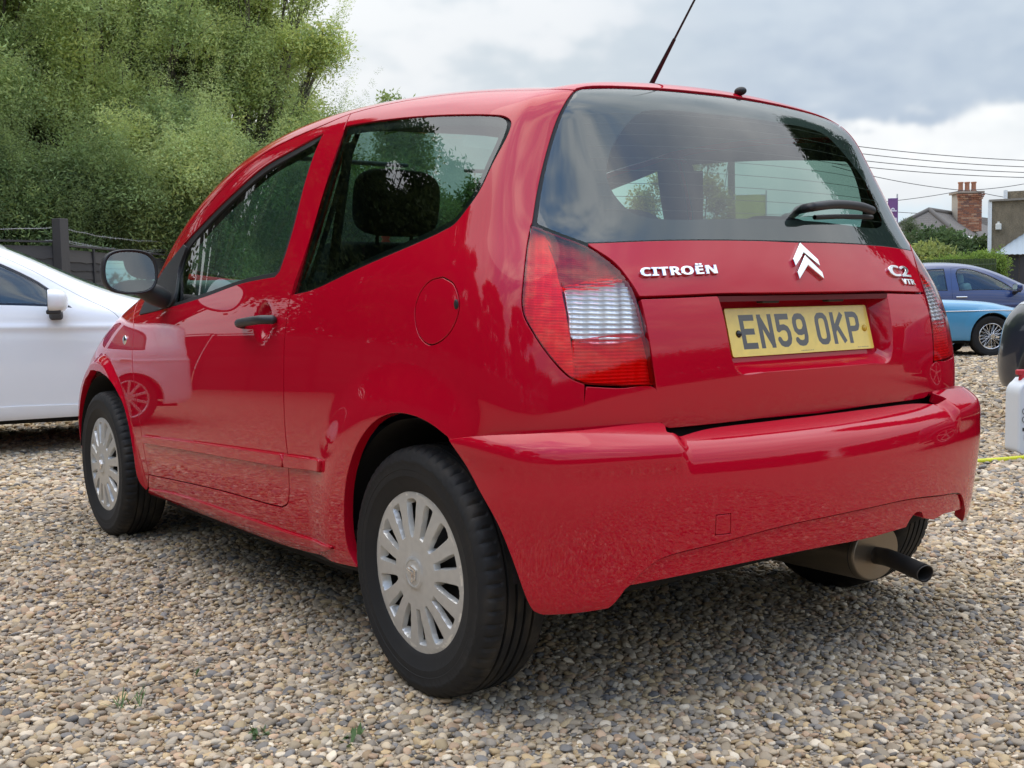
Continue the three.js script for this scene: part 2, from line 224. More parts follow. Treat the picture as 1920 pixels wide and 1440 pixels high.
// ---------------------------------------------------------------- the red hatchback: surfaces (car frame = world frame; rear axle at z 0, left side x < 0, tail towards +z)
const WB = -2.315, WR = 0.288;
const zs = [-2.65, -2.25, -1.85, -1.4, -0.95, -0.5, -0.1, 0.15];
const rowXY = [   // [x, y] at the stations zs, then [x, y, z] round the tail, then [x, y, z] at nose centre, nose, nose corner
  { s: [[.70, .195], [.70, .195], [.70, .195], [.70, .195], [.70, .195], [.70, .195], [.70, .195], [.70, .195]], r: [[.66, .22, .30], [.56, .22, .36], [.4, .22, .38], [.2, .22, .385], [0, .22, .385]], f: [[0, .2, -2.97], [.4, .2, -2.93], [.62, .2, -2.85]] },
  { s: [[.77, .208], [.785, .208], [.79, .208], [.795, .208], [.80, .208], [.80, .208], [.80, .208], [.79, .208]], r: [[.75, .235, .33], [.66, .235, .40], [.45, .235, .42], [.22, .235, .425], [0, .235, .425]], f: [[0, .22, -3.03], [.42, .22, -2.99], [.70, .22, -2.88]] },
  { s: [[.79, .36], [.81, .36], [.815, .36], [.82, .36], [.822, .36], [.822, .36], [.82, .36], [.805, .36]], r: [[.77, .36, .33], [.67, .36, .41], [.45, .36, .43], [.22, .36, .435], [0, .36, .435]], f: [[0, .36, -3.07], [.43, .36, -3.03], [.72, .36, -2.91]] },
  { s: [[.795, .53], [.818, .53], [.825, .53], [.828, .53], [.83, .53], [.83, .53], [.83, .53], [.815, .53]], r: [[.785, .53, .34], [.69, .53, .43], [.46, .53, .455], [.23, .53, .465], [0, .53, .465]], f: [[0, .52, -3.07], [.43, .52, -3.03], [.72, .52, -2.92]] },
  { s: [[.775, .67], [.81, .70], [.822, .70], [.826, .70], [.83, .70], [.83, .70], [.835, .70], [.83, .70]], r: [[.80, .70, .335], [.69, .70, .45], [.47, .70, .482], [.235, .70, .507], [0, .70, .512]], f: [[0, .66, -3.04], [.4, .66, -3.0], [.67, .66, -2.90]] },
  { s: [[.715, .76], [.772, .848], [.787, .86], [.80, .885], [.806, .905], [.81, .93], [.81, .94], [.805, .93]], r: [[.775, .915, .315], [.645, .90, .425], [.44, .895, .457], [.22, .895, .478], [0, .895, .484]], f: [[0, .745, -2.97], [.34, .74, -2.94], [.59, .735, -2.85]] },
  { s: [[.655, .80], [.712, .912], [.748, .935], [.762, .99], [.766, 1.035], [.767, 1.06], [.763, 1.06], [.753, 1.045]], r: [[.715, 1.035, .265], [.585, 1.025, .342], [.43, 1.02, .392], [.215, 1.02, .42], [0, 1.02, .428]], f: [[0, .785, -2.89], [.3, .78, -2.86], [.52, .77, -2.78]] },
  { s: [[.59, .82], [.655, .94], [.72, .995], [.722, 1.115], [.722, 1.19], [.720, 1.21], [.714, 1.20], [.70, 1.17]], r: [[.675, 1.16, .21], [.57, 1.165, .28], [.40, 1.17, .325], [.2, 1.17, .355], [0, 1.17, .363]], f: [[0, .805, -2.81], [.26, .80, -2.79], [.46, .79, -2.72]] },
  { s: [[.51, .835], [.595, .965], [.71, 1.075], [.69, 1.275], [.675, 1.365], [.665, 1.37], [.655, 1.335], [.64, 1.285]], r: [[.62, 1.275, .17], [.545, 1.29, .23], [.375, 1.305, .262], [.19, 1.31, .288], [0, 1.312, .296]], f: [[0, .82, -2.74], [.2, .815, -2.72], [.38, .805, -2.66]] },
  { s: [[.4, .825], [.50, .97], [.68, 1.14], [.655, 1.37], [.62, 1.460], [.597, 1.458], [.580, 1.418], [.567, 1.38]], r: [[.55, 1.385, .15], [.51, 1.394, .195], [.37, 1.405, .212], [.19, 1.413, .226], [0, 1.417, .231]], f: [[0, .835, -2.67], [.15, .83, -2.65], [.3, .82, -2.60]] },
  { s: [[.2, .84, -2.5], [.25, .955], [.36, 1.15], [.34, 1.37], [.31, 1.465], [.30, 1.463], [.29, 1.435], [.27, 1.415, .0]], r: [[.255, 1.418, .03], [.225, 1.420, .06], [.17, 1.426, .075], [.09, 1.428, .085], [0, 1.429, .09]], f: [[0, .85, -2.57], [.08, .845, -2.55], [.15, .84, -2.53]] },
  { s: [[0, .86, -2.42], [0, .965], [0, 1.16], [0, 1.375], [0, 1.472], [0, 1.472], [0, 1.448, -.15], [0, 1.44, -.12]], r: [[0, 1.449, -.10], [0, 1.447, -.09], [0, 1.446, -.085], [0, 1.446, -.08], [0, 1.446, -.08]], f: [[0, .855, -2.48], [0, .855, -2.47], [0, .855, -2.45]] },
];
const bodyNet = rowXY.map(r => [...r.f.map(p => [-p[0], p[1], p[2]]), ...r.s.map((p, i) => [-p[0], p[1], p[2] ?? zs[i]]), ...r.r.map(p => [-p[0], p[1], p[2]])]);
function archFlare(p) {   // raised wheel arches
  let d = 0; if (p.x > -0.6) return 0;
  let r = Math.hypot(p.z - WB - 0.0, p.y - 0.27); d += 0.020 * (1 - sstep(0.415, 0.455, r)) * sstep(-0.62, -0.70, p.x);
  r = Math.hypot(p.z + 0.02, p.y - 0.275); d += 0.016 * (1 - sstep(0.36, 0.50, r)) * sstep(-0.70, -0.78, p.x) * (1 - sstep(0.20, 0.32, p.z));
  r = Math.hypot((p.z + 0.765) / 0.058, (p.y - 0.853) / 0.060); if (r < 1) d -= 0.020 * (1 - sstep(0.45, 1, r));
  return d;
}
const BODY = new Skin(bodyNet, { mirrorLastRow: true, disp: archFlare, nu: 300, nv: 180 });
// rear bumper shell: rows from the bottom lip to the shelf under the tailgate
const bumpRows = [
  [[.74, .33, .12], [.73, .32, .24], [.69, .31, .35], [.60, .31, .42], [.45, .33, .46], [.22, .34, .48], [0, .34, .485]],
  [[.795, .262, .12], [.795, .258, .26], [.768, .254, .388], [.663, .258, .455], [.465, .275, .515], [.23, .285, .545], [0, .285, .55]],
  [[.828, .28, .12], [.826, .276, .27], [.797, .272, .408], [.682, .276, .474], [.475, .29, .535], [.235, .30, .565], [0, .30, .57]],
  [[.832, .38, .12], [.832, .38, .27], [.802, .38, .415], [.684, .38, .488], [.475, .39, .545], [.24, .39, .58], [0, .39, .59]],
  [[.845, .50, .12], [.842, .50, .27], [.815, .50, .425], [.698, .50, .503], [.48, .50, .552], [.24, .50, .588], [0, .50, .598]],
  [[.84, .585, .12], [.84, .59, .27], [.81, .582, .424], [.688, .582, .50], [.475, .572, .55], [.24, .572, .582], [0, .572, .592]],
  [[.835, .63, .12], [.828, .626, .265], [.785, .616, .405], [.668, .607, .478], [.47, .60, .528], [.235, .60, .558], [0, .60, .567]],
  [[.80, .64, .12], [.79, .645, .25], [.755, .645, .37], [.65, .64, .44], [.46, .625, .47], [.23, .625, .495], [0, .625, .50]],
  [[.74, .645, .12], [.72, .65, .20], [.69, .65, .31], [.60, .645, .38], [.43, .64, .41], [.22, .64, .43], [0, .64, .43]],
];
const bumpNet = bumpRows.map(r => r.map(p => [-p[0], p[1], p[2]]));
// the first column is extended backwards, the last mirrored on the centre line
const BUMP = (() => { const S = new Skin(bumpNet, { mirrorEndCols: true, nu: 160, nv: 120, disp: (p, u, v) => 0.015 * (1 - sstep(3.80, 3.97, u)) * sstep(4.4, 5.7, v) }); S.q.forEach(r => { const a = r[1], b = r[2]; r[0] = [2 * a[0] - b[0], 2 * a[1] - b[1], 2 * a[2] - b[2]]; }); S.open0 = true; return S; })();
// ---------------------------------------------------------------- materials of the cars
const orangePeel = dataTex(256, 256, (u, v) => 0.5 + 0.5 * fbm(u * 24, v * 24, 3.3, 3));
const M = {
  red: phys(0.47, 0.0028, 0.018, 0.5, { clearcoat: 1, clearcoatRoughness: 0.012, specularIntensity: 0 }),
  redInner: phys(0.12, 0.003, 0.006, 0.6),
  black: std(0.012, 0.012, 0.013, 0.55),
  blackGloss: phys(0.006, 0.006, 0.007, 0.12),
  seal: std(0.008, 0.008, 0.009, 0.6),
  plastic: std(0.022, 0.022, 0.024, 0.5),
  under: std(0.010, 0.0095, 0.009, 0.9),
  glassSide: new THREE.MeshPhysicalMaterial({ color: rgb(0.50, 0.68, 0.60), roughness: 0, transmission: 1, thickness: 0, ior: 1.75 }),
  glassRear: new THREE.MeshPhysicalMaterial({ color: rgb(0.62, 0.78, 0.73), roughness: 0, transmission: 1, thickness: 0, ior: 1.75 }),
  glassQuarter: new THREE.MeshPhysicalMaterial({ color: rgb(0.30, 0.41, 0.37), roughness: 0, transmission: 1, thickness: 0, ior: 1.75 }),
  frit: std(0.006, 0.006, 0.007, 0.6),
  chrome: phys(0.82, 0.83, 0.85, 0.06, { metalness: 1 }),
  silver: std(0.58, 0.57, 0.54, 0.36, 0.45, { vertexColors: true }),
  tyre: std(1, 1, 1, 0.72, 0, { vertexColors: true }),
  steel: std(0.05, 0.048, 0.045, 0.6, 0.6),
  rust: std(0.30, 0.25, 0.19, 0.42, 0.8),
  pipe: std(0.10, 0.09, 0.08, 0.6, 0.6),
  trim: std(0.028, 0.029, 0.031, 0.8),
  trimLight: std(0.13, 0.135, 0.135, 0.85),
  seat: std(0.022, 0.024, 0.028, 0.9),
  seatLight: std(0.10, 0.11, 0.12, 0.9),
  lensRed: new THREE.MeshPhysicalMaterial({ color: rgb(0.95, 0.22, 0.24), roughness: 0.02, transmission: 1, thickness: 0, ior: 1.5 }),
  lensClear: new THREE.MeshPhysicalMaterial({ color: rgb(0.92, 0.94, 0.95), roughness: 0.02, transmission: 1, thickness: 0, ior: 1.5 }),
  ribRed: phys(0.75, 0.010, 0.016, 0.25),
  ribBright: phys(0.95, 0.02, 0.02, 0.25),
  ribDark: phys(0.30, 0.008, 0.016, 0.25),
  ribWhite: phys(0.72, 0.73, 0.75, 0.18, { metalness: 0.55 }),
};
const font = await new FontLoader().loadAsync('fonts/droid/droid_sans_bold.typeface.json');

// ---------------------------------------------------------------- wheels (axle along x, outer face towards -x)
function tyreGeo(R, rim, w, N = 240, sipes = 60) {
  const h = w / 2, prof = [];   // [radius, across (+ = outer), sipe depth]
  const push = (r, a, s = 0) => prof.push([r, a, s]);
  push(rim - .004, -h * .80); push(rim + .006, -h * .88); push(rim + (R - rim) * .35, -h * 1.0); push(rim + (R - rim) * .7, -h * 1.0); push(R - .022, -h * .95, 0); push(R - .010, -h * .86, .003); push(R - .004, -h * .74, .004);
  for (const [c, g] of [[-.40, 1], [-.13, 1], [.13, 1], [.40, 1]]) { push(R - .001, h * (c - .075)); push(R - .001, h * (c - .042)); push(R - .0085, h * (c - .036)); push(R - .0085, h * (c + .036)); push(R - .001, h * (c + .042)); push(R - .001, h * (c + .075)); }
  push(R - .002, h * .56, .004); push(R - .004, h * .74, .005); push(R - .010, h * .86, .004); push(R - .018, h * .93, .002); push(R - .026, h * .965); push(rim + (R - rim) * .7, h * 1.0); push(rim + (R - rim) * .66, h * 1.003); push(rim + (R - rim) * .64, h * .99); push(rim + (R - rim) * .5, h * .995); push(rim + (R - rim) * .49, h * .985); push(rim + (R - rim) * .35, h * .985); push(rim + (R - rim) * .34, h * .975); push(rim + .016, h * .93); push(rim + .012, h * .905); push(rim + .004, h * .88); push(rim - .006, h * .78);
  const pos = [], idx = [], m = prof.length;
  for (let i = 0; i <= N; i++) { const k = (i % N), t = k / N * Math.PI * 2, dip = (k % (N / sipes)) === 0 ? 1 : 0; for (let j = 0; j < m; j++) { const [r, a, s] = prof[j], rr = r - dip * s; pos.push(-a, rr * Math.sin(t + a * 3 * (s ? 0 : 0)), rr * Math.cos(t)); } }
  for (let i = 0; i < N; i++) for (let j = 0; j < m - 1; j++) { const a = i * m + j, b = a + m; idx.push(a, a + 1, b, b, a + 1, b + 1); }
  const cs = []; for (let i = 0; i < pos.length; i += 3) { const r = Math.hypot(pos[i + 1], pos[i + 2]), n = fbm(pos[i] * 40, pos[i + 1] * 14, pos[i + 2] * 14, 4), d = sstep(R - .03, R - .004, r) * sstep(-.15, .35, n) * .8 + sstep(.05, .4, n) * .15; cs.push(lerp(.0085, .040, d), lerp(.0085, .033, d), lerp(.0088, .024, d)); }
  const g = new THREE.BufferGeometry(); g.setAttribute('position', new THREE.Float32BufferAttribute(pos, 3)); g.setAttribute('color', new THREE.Float32BufferAttribute(cs, 3)); g.setIndex(idx); return toCreasedNormals(g, 0.6);
}
// a disc as a height field over the polar plane; cells where open(...) < 0 are cut away along the line open = 0
function discGeo(r0, r1, nr, na, height, open, colour) {
  const verts = [], col = [], cache = new Map();
  const at = (r, t) => { const h = height(r, t); return V3(-h, r * Math.sin(t), r * Math.cos(t)); };
  const tri = [], add = (q) => { tri.push(q); };
  const P_ = []; for (let i = 0; i <= na; i++) { P_.push([]); for (let j = 0; j <= nr; j++) { const t = (i % na) / na * 2 * Math.PI, r = r0 + (r1 - r0) * j / nr; P_[i].push({ p: at(r, t), f: open ? open(r, t) : 1, r, t }); } }
  const cut = (list) => { const o = []; for (let i = 0; i < list.length; i++) { const a = list[i], b = list[(i + 1) % list.length]; if (a.f >= 0) o.push(a); if ((a.f >= 0) !== (b.f >= 0)) { const s = a.f / (a.f - b.f); o.push({ p: a.p.clone().lerp(b.p, s), f: 0, r: lerp(a.r, b.r, s), t: a.t }); } } return o; };
  const pos = [], cs = [];
  for (let i = 0; i < na; i++) for (let j = 0; j < nr; j++) { const q = cut([P_[i][j], P_[i + 1][j], P_[i + 1][j + 1], P_[i][j + 1]]); for (let k = 1; k < q.length - 1; k++) for (const v of [q[0], q[k + 1], q[k]]) { pos.push(v.p.x, v.p.y, v.p.z); if (colour) cs.push(...colour(v.r, v.t)); } }
  let g = new THREE.BufferGeometry(); g.setAttribute('position', new THREE.Float32BufferAttribute(pos, 3)); if (colour) g.setAttribute('color', new THREE.Float32BufferAttribute(cs, 3));
  g = mergeVertices(g, 1e-5); return toCreasedNormals(g, 0.5);
}
const slotField = (r, t) => {   // signed distance to the nearest of 14 slots, two alternating shapes
  const n = 14, k = Math.round(t / (2 * Math.PI) * n), d = (t - k * 2 * Math.PI / n) * r, odd = ((k % 2) + 2) % 2;
  if (odd) return Math.max(Math.abs(d) - lerp(.0085, .0165, sstep(.085, .165, r)), r - .166, .084 - r);
  const w = .0215 * Math.sqrt(Math.max(0, (r - .078) / .09)) ; return Math.max(Math.abs(d) - Math.min(w, .0205), r - (.171 - Math.abs(d) * .25), .080 - r);
};
const coverGeo = discGeo(.002, .195, 74, 14 * 34,
  (r, t) => { const s = slotField(r, t); let h = .010 * (1 - (r / .19) ** 2) + .004 * sstep(.05, .02, r); h -= .026 * sstep(0, -.0075, s) * sstep(.178, .150, r) ; h -= .008 * sstep(.184, .195, r); h += .002 * sstep(.028, .030, r) * sstep(.0375, .0355, r); return h + .001 * fbm(r * 60, t * 3, 1, 2); },
  (r, t) => { const s = slotField(r, t); return Math.max(s + .0036, r - .158, .088 - r); },
  (r, t) => { const n = fbm(Math.cos(t) * 5 + 2, Math.sin(t) * 5, r * 60, 4), sc = sstep(.12, .22, n) * sstep(.168, .178, r), g = 0.95 + 0.10 * fbm(Math.cos(t) * r * 60, Math.sin(t) * r * 60, 4, 3); const rust = sstep(.30, .36, fbm(Math.cos(t) * 9 + 7, Math.sin(t) * 9, 5, 3)) * sstep(.186, .189, r); return [lerp(lerp(g, 1.35, sc), .55, rust), lerp(lerp(g, 1.33, sc), .36, rust), lerp(lerp(g * .985, 1.28, sc), .22, rust)]; });
function chevron(w, h, th, depth, inner = 0.5) {   // one chevron pointing up
  const s = new THREE.Shape(); s.moveTo(0, h); s.lineTo(w / 2, th * .68); s.lineTo(w / 2, 0); s.lineTo(0, h - th); s.lineTo(-w / 2, 0); s.lineTo(-w / 2, th * .68); s.closePath();
  return new THREE.ExtrudeGeometry(s, { depth, bevelEnabled: true, bevelThickness: depth * .5, bevelSize: depth * .35, bevelSegments: 2 });
}
const tyreShape = tyreGeo(WR, .183, .176);
const chevGeo = merge([put(chevron(.034, .020, .008, .002), [0, -.001, 0]), put(chevron(.034, .020, .008, .002), [0, -.014, 0])].map(g => g.rotateZ(-0.9).rotateY(-Math.PI / 2)).map(g => g.translate(-.0115, 0, 0)));
function wheel(parent, pos, turn, spin) {
  const w = new THREE.Group(); w.name = 'wheel'; w.position.set(...pos); w.rotation.y = turn; parent.add(w);
  const s = new THREE.Group();
  const add = (n, g, m) => { const k = mesh(n, g, m, w); k.rotation.x = spin; return k; };
  add('tyre', tyreShape, M.tyre);
  const c = add('wheel_cover', coverGeo, M.silver); c.position.x = -.074;
  const b = add('hub_emblem', chevGeo, M.chrome); b.position.x = -.0775;
  add('rim', merge([new THREE.LatheGeometry([[.184, .05], [.178, .062], [.176, .03], [.165, -.03], [.18, -.08]].map(p => new THREE.Vector2(...p)), 48).rotateZ(Math.PI / 2), new THREE.LatheGeometry([[.02, .03], [.11, .035], [.165, .01]].map(p => new THREE.Vector2(...p)), 48).rotateZ(Math.PI / 2)]), M.steel);
  add('brake_drum', cyl(.115, .115, .07, 40, [.045, 0, 0], [0, 0, Math.PI / 2]), M.steel);
  return w;
}

// window glass is a plain curved sheet: fit x = quadratic in (y, z) through the panel
function sheet(g) {
  const p = g.attributes.position, n = g.attributes.normal, N = p.count, f = (y, z) => [1, y, z, y * y, y * z, z * z], A = [...Array(6)].map(() => new Array(7).fill(0)); let my = 0, mz = 0; for (let i = 0; i < N; i++) { my += p.getY(i) / N; mz += p.getZ(i) / N; }
  for (let i = 0; i < N; i++) { const b = f(p.getY(i) - my, p.getZ(i) - mz), x = p.getX(i); for (let r = 0; r < 6; r++) { for (let c = 0; c < 6; c++) A[r][c] += b[r] * b[c]; A[r][6] += b[r] * x; } }
  for (let c = 0; c < 6; c++) { let m = c; for (let r = c + 1; r < 6; r++) if (Math.abs(A[r][c]) > Math.abs(A[m][c])) m = r; [A[c], A[m]] = [A[m], A[c]]; for (let r = 0; r < 6; r++) if (r !== c) { const k = A[r][c] / A[c][c]; for (let j = c; j < 7; j++) A[r][j] -= k * A[c][j]; } }
  const k = A.map((r, i) => r[6] / r[i]); for (let i = 0; i < N; i++) { const y = p.getY(i) - my, z = p.getZ(i) - mz; p.setX(i, k[0] + k[1] * y + k[2] * z + k[3] * y * y + k[4] * y * z + k[5] * z * z); const v = V3(-1, k[1] + 2 * k[3] * y + k[4] * z, k[2] + k[4] * y + 2 * k[5] * z).normalize(); n.setXYZ(i, v.x, v.y, v.z); }
  return g;
}
// ---------------------------------------------------------------- the red hatchback
const car = thing('parked_car', 'glossy red three-door hatchback with yellow number plate, parked on the gravel', 'car');
const pk = (S, list, n = 6) => smooth2(list.map(p => [...S.pick(p[0], p[1]), p[2]]), n);
const cat = (...l) => dedupe([].concat(...l), 1e-4);
const rev = a => a.slice().reverse();
const both = (name, poly, mat, o = {}, S = BODY, label) => { const g = panel(S, poly, o); mesh(name, g, mat, car, label); mesh(name, mirrored(g), mat, car, label); return g; };
const whole = (name, poly, mat, o = {}, S = BODY, label) => { const g = panel(S, poly, o); return mesh(name, [g, mirrored(g)], mat, car, label); };
const UC = BODY.C - 1 + 0.12, UB = BUMP.C - 1 + 0.12, VT = BODY.R - 1 + 0.12;
// lines of the photograph on the skin
const doorRear = pk(BODY, [[658, 213], [646, 240], [604, 365], [569, 480], [545, 553], [538, 594], [533, 640], [531.6, 717], [534.6, 808], [540, 864], [541.7, 928], [538, 945], [528, 951]]);
const doorBottom = pk(BODY, [[528, 951], [499, 944], [412.5, 919.5], [279, 890]]);
const doorFront = pk(BODY, [[279, 890], [270, 843], [262, 790], [254, 735], [249, 694], [248, 655], [251, 617], [250, 597]]);
const doorTop = pk(BODY, [[250, 597], [267, 556], [290, 514], [306, 492], [331, 457], [367, 411], [404, 369], [440, 332], [477, 301], [531, 268], [603, 236], [658, 213]]);
const doorPoly = cat(doorRear, doorBottom, doorFront, doorTop);
const winHole = cat(pk(BODY, [[262, 590], [302, 580], [382, 556], [451, 531], [515, 518, 1], [524, 508, 1], [535, 476], [550, 426], [569, 350], [590, 285], [605, 251, 1], [595, 256], [547, 282], [492, 314], [438, 361], [384, 414], [345, 457], [325, 483], [304, 512], [284, 544], [270, 570], [262, 590]]));
const doorGlass = cat(pk(BODY, [[322, 569], [382, 549], [451, 524], [512, 510.5, 1], [520, 501], [531, 470], [546, 420], [565, 350], [585, 290], [599, 259, 1], [590, 266], [547, 290], [495, 321], [441, 367], [389, 419], [352, 464], [339, 500], [322, 569]]));
const sailPoly = cat(pk(BODY, [[262, 590], [302, 580], [321, 571], [337, 500], [350, 464, 1], [345, 459, 1], [325, 483], [304, 512], [284, 544], [270, 570], [262, 590]]));
both('door', doorPoly, M.red, { holes: [winHole], holeFold: .006, du: .03, dv: .05 });
both('window_frame', winHole, M.seal, { holes: [doorGlass], off: -.005, inset: 0, fold: .012, du: .1, dv: .1 });
both('mirror_mount', sailPoly, M.plastic, { off: .003, inset: .001, fold: .01, du: .1, dv: .1 });
{ const g = sheet(panel(BODY, doorGlass, { off: -.009, inset: -.006, fold: 0, du: .1, dv: .1 })); mesh('door_window', g, M.glassSide, car); mesh('door_window', mirrored(g), M.glassSide, car); }
// side panel with the rear quarter and the sill
const cTop = BODY.pick(658, 213), roofV = 9.42;
const tailEdge = pk(BODY, [[1078, 169], [1062, 190], [1044, 227], [1024, 292], [1007, 367], [999, 418]]);
const lampLeft = pk(BODY, [[996, 424], [990, 456], [983, 517], [980.5, 583], [1001, 625], [1034, 672], [1067, 706], [1098, 720]]);
const fillEdge = pk(BODY, [[1098, 720], [1095, 803]]);
const bumpTopB = pk(BODY, [[1095, 812], [950, 820], [843, 829]]);
const archRear = pk(BODY, [[838, 820], [808, 797], [775, 781], [737, 776], [704, 790], [675, 825], [652, 887], [645, 967], [654, 1033], [672, 1066]]);
const sillBot = pk(BODY, [[672, 1066], [614, 1049], [517, 1017], [378, 965], [276, 926]]);
const sillFront = pk(BODY, [[276, 926], [279, 890]]);
const quarterGlass = cat(pk(BODY, [[546, 552, 1], [569, 480], [604, 365], [648, 237, 1], [743, 223], [847, 216], [917, 216], [945, 219], [957, 231], [951, 251], [924, 303], [899, 355], [875, 390], [851, 419], [833, 430], [778, 456], [674, 501], [587, 542], [546, 552]]));
const fuelFlap = cat(pk(BODY, [[830, 520], [850, 533], [860, 563], [858, 590], [845, 620], [825, 640], [805, 646], [788, 632], [779, 605], [779, 575], [790, 545], [808, 526], [830, 520]]));
const roofSide = []; { const a = cTop, b = tailEdge[0]; for (let i = 0; i <= 24; i++) roofSide.push([lerp(a[0], b[0], i / 24), lerp(a[1], b[1], i / 24) + Math.sin(Math.PI * i / 24) * 0.0 + (i === 0 || i === 24 ? 0 : 4 * (roofV - Math.max(a[1], b[1])) * (i / 24) * (1 - i / 24) * 0.5)]); }
const sidePoly = cat(roofSide, tailEdge, lampLeft, fillEdge, bumpTopB, archRear, sillBot, sillFront, rev(doorBottom), rev(doorRear));
both('side_panel', sidePoly, M.red, { holes: [quarterGlass, fuelFlap], holeFold: .008, du: .035, dv: .05 });
{ const g = sheet(panel(BODY, quarterGlass, { off: -.002, inset: .0025, fold: 0, du: .08, dv: .08 })); mesh('quarter_window', g, M.glassQuarter, car); mesh('quarter_window', mirrored(g), M.glassQuarter, car); }
const qFrit = insetUV(BODY, quarterGlass, .028);
both('window_border', quarterGlass, M.seal, { holes: [qFrit], off: -.010, inset: -.006, fold: 0, du: .08, dv: .08 });
both('fuel_flap', fuelFlap, M.red, { inset: .0022, fold: .012, du: .04, dv: .04 });
mesh('flap_notch', put(new THREE.SphereGeometry(.010, 16, 10), BODY.pos(...BODY.pick(856, 571), .001).toArray(), [0, 0, 0], [.35, 1.1, .75]), M.black, car);
// front wing: the arch lip is seen, the rest goes on round the nose
const archFrontSeen = pk(BODY, [[274, 921], [260, 902], [249, 850], [239, 794], [225, 748], [204, 712], [187, 698]]);
const archFrontRest = []; for (let a = 95; a <= 190; a += 8) { const t = a * Math.PI / 180, y = .275 + .385 * Math.sin(t), z = WB + .385 * Math.cos(t); archFrontRest.push(BODY.near(-.815, Math.max(y, .235), z)); }
const wingPoly = dedupe([...archFrontSeen, ...archFrontRest, [2.75, 1.0], [2.55, 2], [2.5, 3.4], [2.62, 4.55], [3.1, 5.6], [3.6, 6.5], [4.2, 7.0], [4.55, 7.3], ...rev(doorTop.slice(0, 7)), ...rev(doorFront)], 1e-3);
both('front_wing', wingPoly, M.red, { du: .035, dv: .05 });
whole('front_bumper', [[-.12, .6], [-.12, 4.2], [1.3, 4.2], [2.2, 4.0], [2.5, 3.4], [2.55, 2], [2.75, 1], [2.6, .6]].reverse(), M.red, { du: .1, dv: .1 });
both('headlamp', [[2.2, 4.02], [2.5, 3.42], [2.62, 4.55], [3.08, 5.56], [2.6, 5.7], [2.0, 5.2]], M.ribWhite, { du: .08, dv: .08 });
whole('bonnet', [[-.12, 4.25], [1.3, 4.25], [2.2, 4.05], [2.0, 5.25], [2.6, 5.75], [3.1, 5.65], [3.6, 6.55], [4.2, 7.05], [4.52, 7.35], [4.5, 8.6], [4.36, 9.2], [4.22, 10], [4.16, VT], [-.12, VT]], M.red, { du: .1, dv: .1 });
const wsBase = 4.56, wsTop = 7.2, pil = 9.30;
whole('windscreen', [[wsBase, 8.75], [4.41, 9.25], [4.27, 10], [4.20, VT], [wsTop + .08, VT], [wsTop, 10], [wsTop - .12, 9.4], [6.2, pil], [5.4, 9.22]], M.glassRear, { off: -.003, inset: 0, fold: 0, du: .1, dv: .1 });
const dTopFrom = doorTop.filter(q => q[1] > 7.7);
const roofPoly = dedupe([[wsBase, 8.72], ...dTopFrom, ...roofSide, ...pk(BODY, [[1082, 165], [1100, 161.5], [1200, 163], [1304, 171.5]]), [UC, BODY.pick(1322, 173)[1]], [UC, VT], [wsTop + .08, VT], [wsTop, 10], [wsTop - .12, 9.42], [6.2, pil + .02], [5.4, 9.24]], 1e-3);
whole('roof', roofPoly, M.red, { du: .05, dv: .05 });
// tail: glass, upper and lower gate
const glTopL = pk(BODY, [[1071, 184, 1], [1080, 172], [1090, 167, 1], [1200, 167.5], [1304, 176]]);
const glBot = pk(BODY, [[1100, 455, 1], [1242, 450], [1367, 449.5], [1428, 450.5]]);
const glLeft = pk(BODY, [[1052, 438], [1010, 421, 1], [1006, 416, 1], [1013, 367], [1029, 292], [1050, 225], [1071, 184]]);
const glEdgeLow = pk(BODY, [[1100, 455], [1052, 438]]);
const cRow = (px, py) => BODY.pick(px, py)[1];
const glassPoly = cat(rev(glBot), glEdgeLow, glLeft, glTopL, [[UC, cRow(1322, 178)], [UC, cRow(1428, 450.5)]]);
whole('rear_window', glassPoly, M.glassRear, { off: -.001, inset: .001, fold: 0, du: .06, dv: .06 });
const rearClear = dedupe([...pk(BODY, [[1430, 418, 1], [1200, 412], [1155, 380], [1130, 335], [1132, 290], [1160, 235], [1200, 198], [1260, 195], [1320, 201]]), [UC, cRow(1322, 201)], [UC, cRow(1430, 418)]], 1e-4);
const glassFine = insetUV(BODY, glassPoly.map(q => [Math.min(q[0], UC), q[1]]), .003);
{ // dark printed border behind the glass
  const ring = dedupe([...cat(rev(glBot), glEdgeLow, glLeft, glTopL), [UC, cRow(1322, 178)], [UC, cRow(1322, 201)], ...rev(rearClear.slice(0, -2)), [UC, cRow(1430, 418)], [UC, cRow(1428, 450.5)]], 1e-4);
  whole('window_border', ring, M.frit, { off: -.006, inset: -.014, fold: 0, du: .06, dv: .06 });
}
for (let k = 0; k < 9; k++) {   // heating wires
  const v = lerp(cRow(1430, 412), cRow(1322, 210), (k + .5) / 9), u0 = lerp(12.35, 12.25, k / 8); const l = []; for (let i = 0; i <= 12; i++) { const u = lerp(u0, 15, i / 12); l.push(BODY.pos(u, v, -.003)); } for (let i = 11; i >= 0; i--) { const p = l[i].clone(); p.x *= -1; l.push(p); } mesh('heating_wire', tube(l, .0006, 4, 48), M.pipe, car);
}
const gateSide = pk(BODY, [[1103, 460], [1150, 491], [1183, 531], [1199, 557]]);
const gateGap = pk(BODY, [[1199, 557], [1353, 551], [1427, 550]]);
const upperGate = cat(gateSide, gateGap, [[UC, cRow(1427, 550)], [UC, cRow(1428, 452)]], rev(glBot));
whole('upper_tailgate', upperGate, M.red, { du: .05, dv: .05, fold: .03, inset: .003 });
const lowSide = pk(BODY, [[1202, 563], [1231, 728], [1243, 797], [1256, 803]]);
const lowBot = pk(BODY, [[1256, 803], [1325, 796.5], [1428, 784.5]]);
const recessEdge = pk(BODY, [[1348.5, 561], [1378, 688], [1390, 701], [1440, 697]]);
